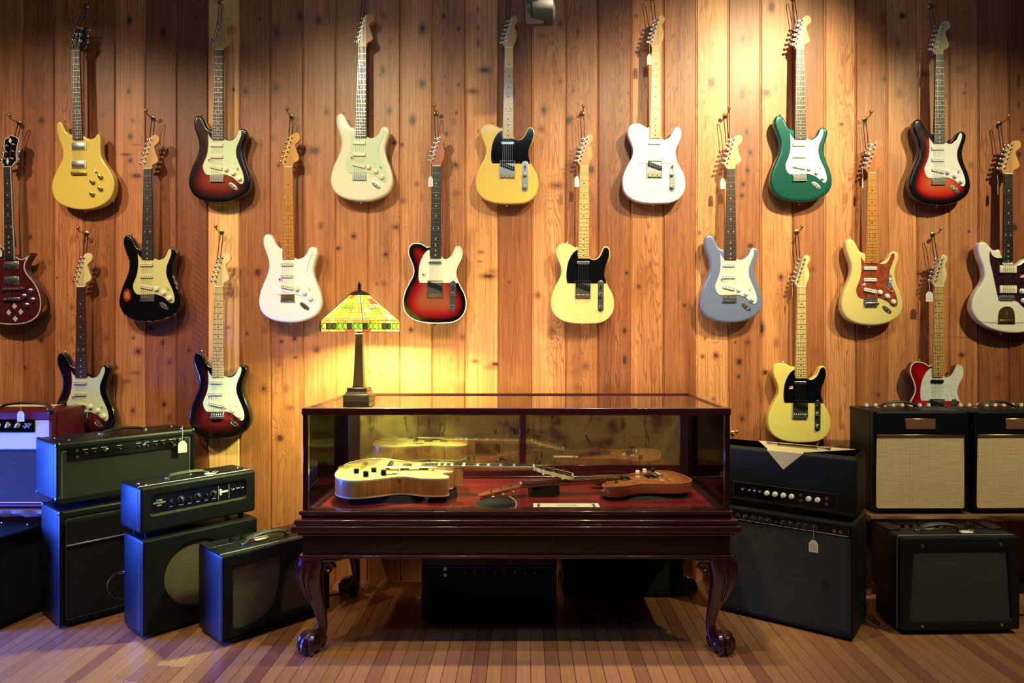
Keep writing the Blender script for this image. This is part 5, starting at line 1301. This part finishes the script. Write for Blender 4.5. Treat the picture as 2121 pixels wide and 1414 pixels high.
MB().tube([(.066, yt-.008, .285), (.10, -TH-.004, .29), (.134, -TH+.001, .295), (.137, -TH+.02, .296)], .0022, 6).rbox(.133, .138, -TH+.004, -TH+.028, .290, .302, .001, 1).cyl((.05, yt-.008, .43), (.052, yt+.006, .43), .003).build('pickguard_bracket', gold, pg)
MB().lathe((0, -TH*.4, 0), [(.003, 0), (.003, -.006), (.009, -.012), (.007, -.015)], 12).build('strap_button', chrome, arch)
body_strings(arch, u, .875/u, 17.2, 0, (.875-.228)/u, yf, yt-.02)

t = NT('carved_walnut'); v_ = t.coord('Object', (1, 1, 1)); w_ = t.noise(t.coord('Object', (9, 5, 5)), 1.3, 2); n1 = t.noise(v_, 120, 2)
sw = t.math('SINE', t.math('MULTIPLY', w_, 80)); a_ = t.n.new('ShaderNodeAttribute'); a_.attribute_name = 'rim_distance'
c_ = t.mix(t.rmap(sw, -1, 1, 0, 1), srgb(224, 158, 78), srgb(132, 58, 30)); c_ = t.mix(t.rmap(a_.outputs['Fac'], .0, .12, .65, 0), c_, srgb(138, 58, 40))
t.set(Base_Color=c_, Roughness=.2); t.b.inputs['Coat Weight'].default_value = 1; walnut_top = t.m
walnut_side = wood('reddish_side', (176, 96, 68), (128, 62, 46), 2, .5, .25, .8)
ang = math.radians(180+11)
solid = lying_root('figured brown solid-body guitar with its headstock towards the front left of the glass case', (.745, 3.195, .612), ang, -.022, .03)
so = [(0,0),(-.10,.010),(-.150,.045),(-.166,.10),(-.150,.165),(-.124,.22),(-.120,.265),(-.135,.31),(-.148,.36),(-.140,.405),(-.110,.43),(-.075,.42),(-.050,.395),(-.028,.385),(.028,.36),(.045,.352),(.070,.372),(.095,.41),(.118,.425),(.132,.40),(.132,.35),(.118,.29),(.118,.235),(.140,.18),(.165,.11),(.155,.05),(.10,.010)]
sl_ = smooth_loop(so, 4); T2 = .046
link('body', body_mesh('body', sl_, T2, .004, [walnut_top, walnut_side], .012, .004), solid)
link('binding', ribbon(sl_, .0025, -T2+.004, -T2-.0005, wood('amber_edge', (206, 132, 92), (180, 104, 70), 2)), solid)
yf, hd = neck_parts(solid, u, .775/u, 17.2, 22.5, 0, .455/u, .63/u, rose_brown, walnut_side, walnut_side, T2+.006, 22, pearl, [(-9, 0), (-10, -5), (-15, -12), (-14, -40), (-11, -68), (-4, -76), (4, -76), (11, -68), (14, -40), (15, -12), (10, -5), (9, 0)], .20, [(-10, -18, -1), (-9, -36, -1), (-8, -54, -1), (10, -18, 1), (9, -36, 1), (8, -54, 1)], -1, chrome)
ys = -T2-.004
for z in (.17, .295): link('pickup', humbucker(black_gloss, blackp), solid, (0, ys, z))
b = MB().rbox(-.042, .042, -.012, 0, -.010, .010, .003, 2)
for i in range(6): b.rbox((i-2.5)*.0105-.004, (i-2.5)*.0105+.004, -.016, -.011, -.006, .006, .001, 1)
b.build('bridge', chrome, solid, (0, ys, .130))
for p in ((.092, .195), (.118, .150), (.128, .105)):
    MB().lathe((0, 0, 0), [(.0105, 0), (.010, .014), (.008, .016)], 18, '-y').build('knob', whitep if p[1] != .105 else blackp, solid, (p[0], ys, p[1]))
MB().cyl((0, 0, 0), (0, -.003, 0), .007).cyl((0, -.003, 0), (.002, -.018, .004), .002, .0035, 10).build('selector_switch', blackp, solid, (-.085, ys, .36))
MB().lathe((0, 0, 0), [(.003, 0), (.003, .006), (.009, .012), (.007, .015)], 12).build('strap_button', chrome, solid, (-.115, -T2/2, .427))
body_strings(solid, u, .775/u, 17.2, 0, (.775-.13)/u, yf, ys-.015)

felt = mat('black_felt', (10, 11, 13), .9)
def wedge(pts, z0, z1, label, inset=.02, cx=None):
    c = Vector((sum(p[0] for p in pts)/len(pts), sum(p[1] for p in pts)/len(pts), z0)); n = len(pts)
    v = [(p[0]-c.x, p[1]-c.y, 0) for p in pts]+[((p[0]-c.x)*(1-inset*6), (p[1]-c.y)*(1-inset*6), z1-z0) for p in pts]
    o = thing('padded_support', label, 'support', c, group='black padded supports in the case')
    MB().add(v, [tuple(range(n))[::-1], tuple(range(n, 2*n))]+[(i, (i+1) % n, n+(i+1) % n, n+i) for i in range(n)]).build('pad', felt, o)
wedge([(-.76, 2.95), (-.48, 2.93), (-.44, 3.02), (-.50, 3.27), (-.74, 3.27), (-.80, 3.1)], DZ, .617, 'black padded support under the lower body of the archtop guitar')
wedge([(-.42, 2.97), (-.33, 2.99), (-.30, 3.06), (-.32, 3.22), (-.42, 3.22)], DZ, .616, 'black padded support under the neck end of the archtop body')
wedge([(.035, 3.05), (.135, 3.05), (.16, 3.16), (.015, 3.16)], DZ, .640, 'black padded support under the archtop headstock', .0)
wedge([(-.215, 2.93), (-.18, 2.87), (-.13, 2.845), (-.07, 2.86), (-.035, 2.90), (-.05, 2.96), (-.10, 3.0), (-.17, 2.99)], DZ, .604, 'black padded support under the headstock of the brown guitar', .03)
wedge([(.33, 3.02), (.50, 2.98), (.72, 3.03), (.75, 3.12), (.70, 3.32), (.36, 3.26)], DZ, .5995, 'black padded support under the body of the brown guitar')
cert = thing('certificate', 'cream certificate with a dark green border lying at the front of the glass case', 'paper', (.175, 2.872, DZ+.001), (.02, 0, 0))
MB().box(-.139, .139, -.050, .058, 0, .0008).build('sheet', mat('certificate_paper', (238, 236, 200), .6), cert)
MB().box(-.122, -.111, -.050, .052, .0008, .0012).box(.111, .122, -.050, .052, .0008, .0012).box(-.122, .122, .048, .051, .0008, .0011).box(-.122, .122, -.010, -.004, .0008, .0011).build('border', mat('border_green', (92, 104, 62), .7), cert)
text('Certificate', .020, mat('script_ink', (120, 116, 90), .7), cert, (0, .020, .0009), 'lettering', 'CENTER', (0, 0, 0), .4)
MB().tube([(-.105, 0, 0), (-.10, -.008, .002), (-.095, -.02, .0)], .001, 5)
o = cable('thin white cord curling down beside the support of the brown headstock', [(-.065, 2.925, .625), (-.04, 2.90, .612), (-.036, 2.875, .598), (-.055, 2.855, .589), (-.10, 2.845, .589)], .0016, papr)

# ================================================================ TABLE LAMP
LX, LY, LZ = -.770, 3.19, TZ+.0004
lamp = thing('table_lamp', 'bronze table lamp with a six-sided stained glass shade, lit, standing on the glass case', 'lamp', (LX, LY, LZ))
bronze = mat('bronze', (42, 25, 25), .3, .5)
b = MB().rbox(-.060, .060, -.060, .060, 0, .024, .002, 1)
b.loft([[(sx*w_, sy*w_, z) for sx, sy in ((-1, -1), (1, -1), (1, 1), (-1, 1))] for w_, z in ((.060, .024), (.058, .030), (.052, .033), (.047, .044))])
b.rbox(-.046, .046, -.046, .046, .044, .062, .002, 1).build('base', bronze, lamp, (0, 0, 0), (0, 0, math.radians(-1)))
MB().loft([[(sx*w_, sy*w_, z) for sx, sy in ((-1, -1), (-.5, -1.04), (.5, -1.04), (1, -1), (1.04, -.5), (1.04, .5), (1, 1), (.5, 1.04), (-.5, 1.04), (-1, 1), (-1.04, .5), (-1.04, -.5))] for w_, z in ((.0255, .062), (.0255, .068), (.0235, .072), (.0135, .300), (.0155, .304), (.0155, .310), (.010, .314))]).build('column', bronze, lamp)
Z = lambda z: z-LZ
VA = [math.radians(12.2+60*i) for i in range(6)]
vt = [Vector((math.cos(a), -math.sin(a), 0)) for a in VA]
R0, R1, zb, zr, zc = .200, .047, Z(1.327), Z(1.378), Z(1.500)
cols = [stained('stained_lime', (216, 222, 104)), stained('stained_amber', (240, 192, 106)), stained('stained_cream', (250, 238, 190)), stained('stained_green', (176, 210, 96)), stained('stained_rose', (214, 112, 92)), stained('stained_dark', (70, 74, 46))]
sh = link('lamp_shade', None, lamp); came = MB(); rs = random.Random(11); count = 0
def piece(q, m, name='glass_piece'):
    a, b_, c_, d_ = q; cen = (a+b_+c_+d_)/4; nrm = (b_-a).cross(d_-a).normalized()
    if nrm.dot(Vector((cen.x, cen.y, 0))) < 0: nrm = -nrm
    sh_ = [p+(cen-p).normalized()*min(.0009, (cen-p).length*.2) for p in q]
    MB().add([p for p in sh_]+[p-nrm*.0016 for p in sh_], [(0, 1, 2, 3), (7, 6, 5, 4), (0, 4, 5, 1), (1, 5, 6, 2), (2, 6, 7, 3), (3, 7, 4, 0)]).build(name, m, sh)
    for i in range(4):
        came.tube([q[i], q[(i+1) % 4]], .00085, 5)
for s in range(6):
    A0, B0, A1, B1 = vt[s]*R0+Vector((0, 0, zr)), vt[(s+1) % 6]*R0+Vector((0, 0, zr)), vt[s]*R1+Vector((0, 0, zc)), vt[(s+1) % 6]*R1+Vector((0, 0, zc))
    def pt(x, y):
        a = A0.lerp(A1, y); b_ = B0.lerp(B1, y); L = (b_-a).length
        return a.lerp(b_, x)
    rows = [0, .055, .27, .45, .63, .82, 1.0]
    for r_ in range(6):
        y0, y1 = rows[r_], rows[r_+1]
        if r_ == 0: xs0 = [i/6 for i in range(7)]; xs1 = xs0
        else:
            e0 = .013/((B0.lerp(B1, y0)-A0.lerp(A1, y0)).length); e1 = .013/((B0.lerp(B1, y1)-A0.lerp(A1, y1)).length)
            n_ = 3 if y0 < .6 else 2
            xs0 = [0, e0]+[e0+(1-2*e0)*(i+rs.uniform(-.06, .06))/n_ for i in range(1, n_)]+[1-e0, 1]
            xs1 = [0, e1]+[e1+(1-2*e1)*((x-e0)/(1-2*e0)) for x in xs0[2:-2]]+[1-e1, 1]
        for c in range(len(xs0)-1):
            if r_ == 0 or c in (0, len(xs0)-2): m = rs.choice([cols[2], cols[1], cols[2]])
            else: m = rs.choice([cols[0], cols[0], cols[3], cols[1], cols[0], cols[2], cols[4] if r_ > 3 else cols[0]])
            piece([pt(xs0[c], y0), pt(xs0[c+1], y0), pt(xs1[c+1], y1), pt(xs1[c], y1)], m)
    # oval medallion on the face
    cen = pt(.5, .45); ex = (B0-A0).normalized(); ey = (A1.lerp(B1, .5)-A0.lerp(B0, .5)).normalized(); nr = ex.cross(ey); nr = nr if nr.dot(Vector((cen.x, cen.y, 0))) > 0 else -nr
    came.tube([cen+nr*.001+ex*.030*math.cos(t_)+ey*.020*math.sin(t_) for t_ in [2*PI*i/20 for i in range(20)]], .0008, 5, True)
    came.tube([cen+nr*.001+ex*.021*math.cos(t_)+ey*.013*math.sin(t_) for t_ in [2*PI*i/20 for i in range(20)]], .0008, 5, True)
    mv = [cen+nr*.0015+ex*x+ey*y for x, y in ((-.012, -.006), (0, -.001), (.012, -.006), (.012, .006), (0, .001), (-.012, .006))]
    MB().add(mv, [(0, 1, 4, 5), (1, 2, 3, 4)]).build('medallion', cols[5], sh)
    # vertical skirt: top course, oval chain, bottom course
    for (z0, z1, n_, kind) in ((zr-.013, zr, 5, 0), (zb+.011, zr-.013, 8, 1), (zb, zb+.011, 5, 0)):
        for c in range(n_):
            a = vt[s]*R0; b_ = vt[(s+1) % 6]*R0; p0 = a.lerp(b_, c/n_); p1 = a.lerp(b_, (c+1)/n_); up = Vector((0, 0, 1))
            m = rs.choice([cols[4], cols[1], cols[2], cols[1]]) if kind == 0 else rs.choice([cols[5], cols[5], cols[0], cols[3]])
            piece([p0+up*z0, p1+up*z0, p1+up*z1, p0+up*z1], m)
            if kind:
                cc = (p0+p1)/2; e = (p1-p0).normalized(); hw = (p1-p0).length*.5; o_ = Vector((cc.x, cc.y, 0)).normalized()*.0012
                zz = (z0+z1)/2; hh_ = (z1-z0)*.45
                came.tube([cc+o_+up*zz+e*(hw*.9*math.cos(t_)-hw*.3)+up*hh_*math.sin(t_) for t_ in [-PI*.55+PI*1.1*i/10 for i in range(11)]], .0014, 5)
    came.tube([A0, A1], .0016, 6)
came.build('leading', mat('lead_came', (46, 34, 26), .45, .6), sh, kind='stuff')
cap = MB().lathe((0, 0, Z(1.4985)), [(.050, -.002), (.050, .002), (.046, .004), (.036, .012), (.018, .020), (.007, .024), (.006, .028), (.010, .031), (.010, .034), (.005, .037), (.008, .041), (.009, .046), (.006, .050), (.003, .052), (.005, .055), (.004, .058), (.001, .061)], 24)
cap.build('cap', bronze, lamp)
MB().lathe((0, 0, 0), [(.012, .312), (.014, .318), (.014, .350), (.012, .354)], 16).build('socket', bronze, lamp)
bulbm = NT('bulb'); bulbm.set(Base_Color=(1, .9, .6, 1)); bulbm.b.inputs['Emission Color'].default_value = (1, .85, .45, 1); bulbm.b.inputs['Emission Strength'].default_value = 30
MB().ball((0, 0, .392), .026, 10, (1, 1, 1.15)).build('bulb', bulbm.m, lamp)
l = bpy.data.lights.new('lamp_light', 'POINT'); l.energy = 300; l.color = (.84, 1, .34); l.shadow_soft_size = .034
lo = bpy.data.objects.new('lamp_light', l); C.objects.link(lo); lo.parent = lamp; lo.location = (0, 0, .392)

# ================================================================ CEILING SPOTLIGHT HOUSING AT THE TOP EDGE
sp = thing('track_spotlight', 'dark red slotted spotlight housing hanging into the picture at the top centre', 'spotlight', (-.006, 3.15, 3.6))
hs = MB().rbox(-.045, .045, -.012, .012, -.870, -.50, .004, 1).build('housing', mat('oxide_red', (56, 24, 24), .6), sp, (0, 0, 0), (0, -.06, 0))
for i in range(6):
    MB().rbox(-.028, .024, -.0145, -.011, -.012, .012, .002, 1).build('slot', blackp, hs, (0, 0, -.800+.042*i))
MB().cyl((0, 0, -.50), (0, 0, 0), .008, None, 12).build('stem', blackp, sp)
MB().lathe((.085, .02, -.80), [(.03, -.05), (.05, -.045), (.058, 0), (.055, .05), (.03, .06)], 24, 'x').build('lamp_head', mat('dull_green_enamel', (48, 46, 34), .7), sp)
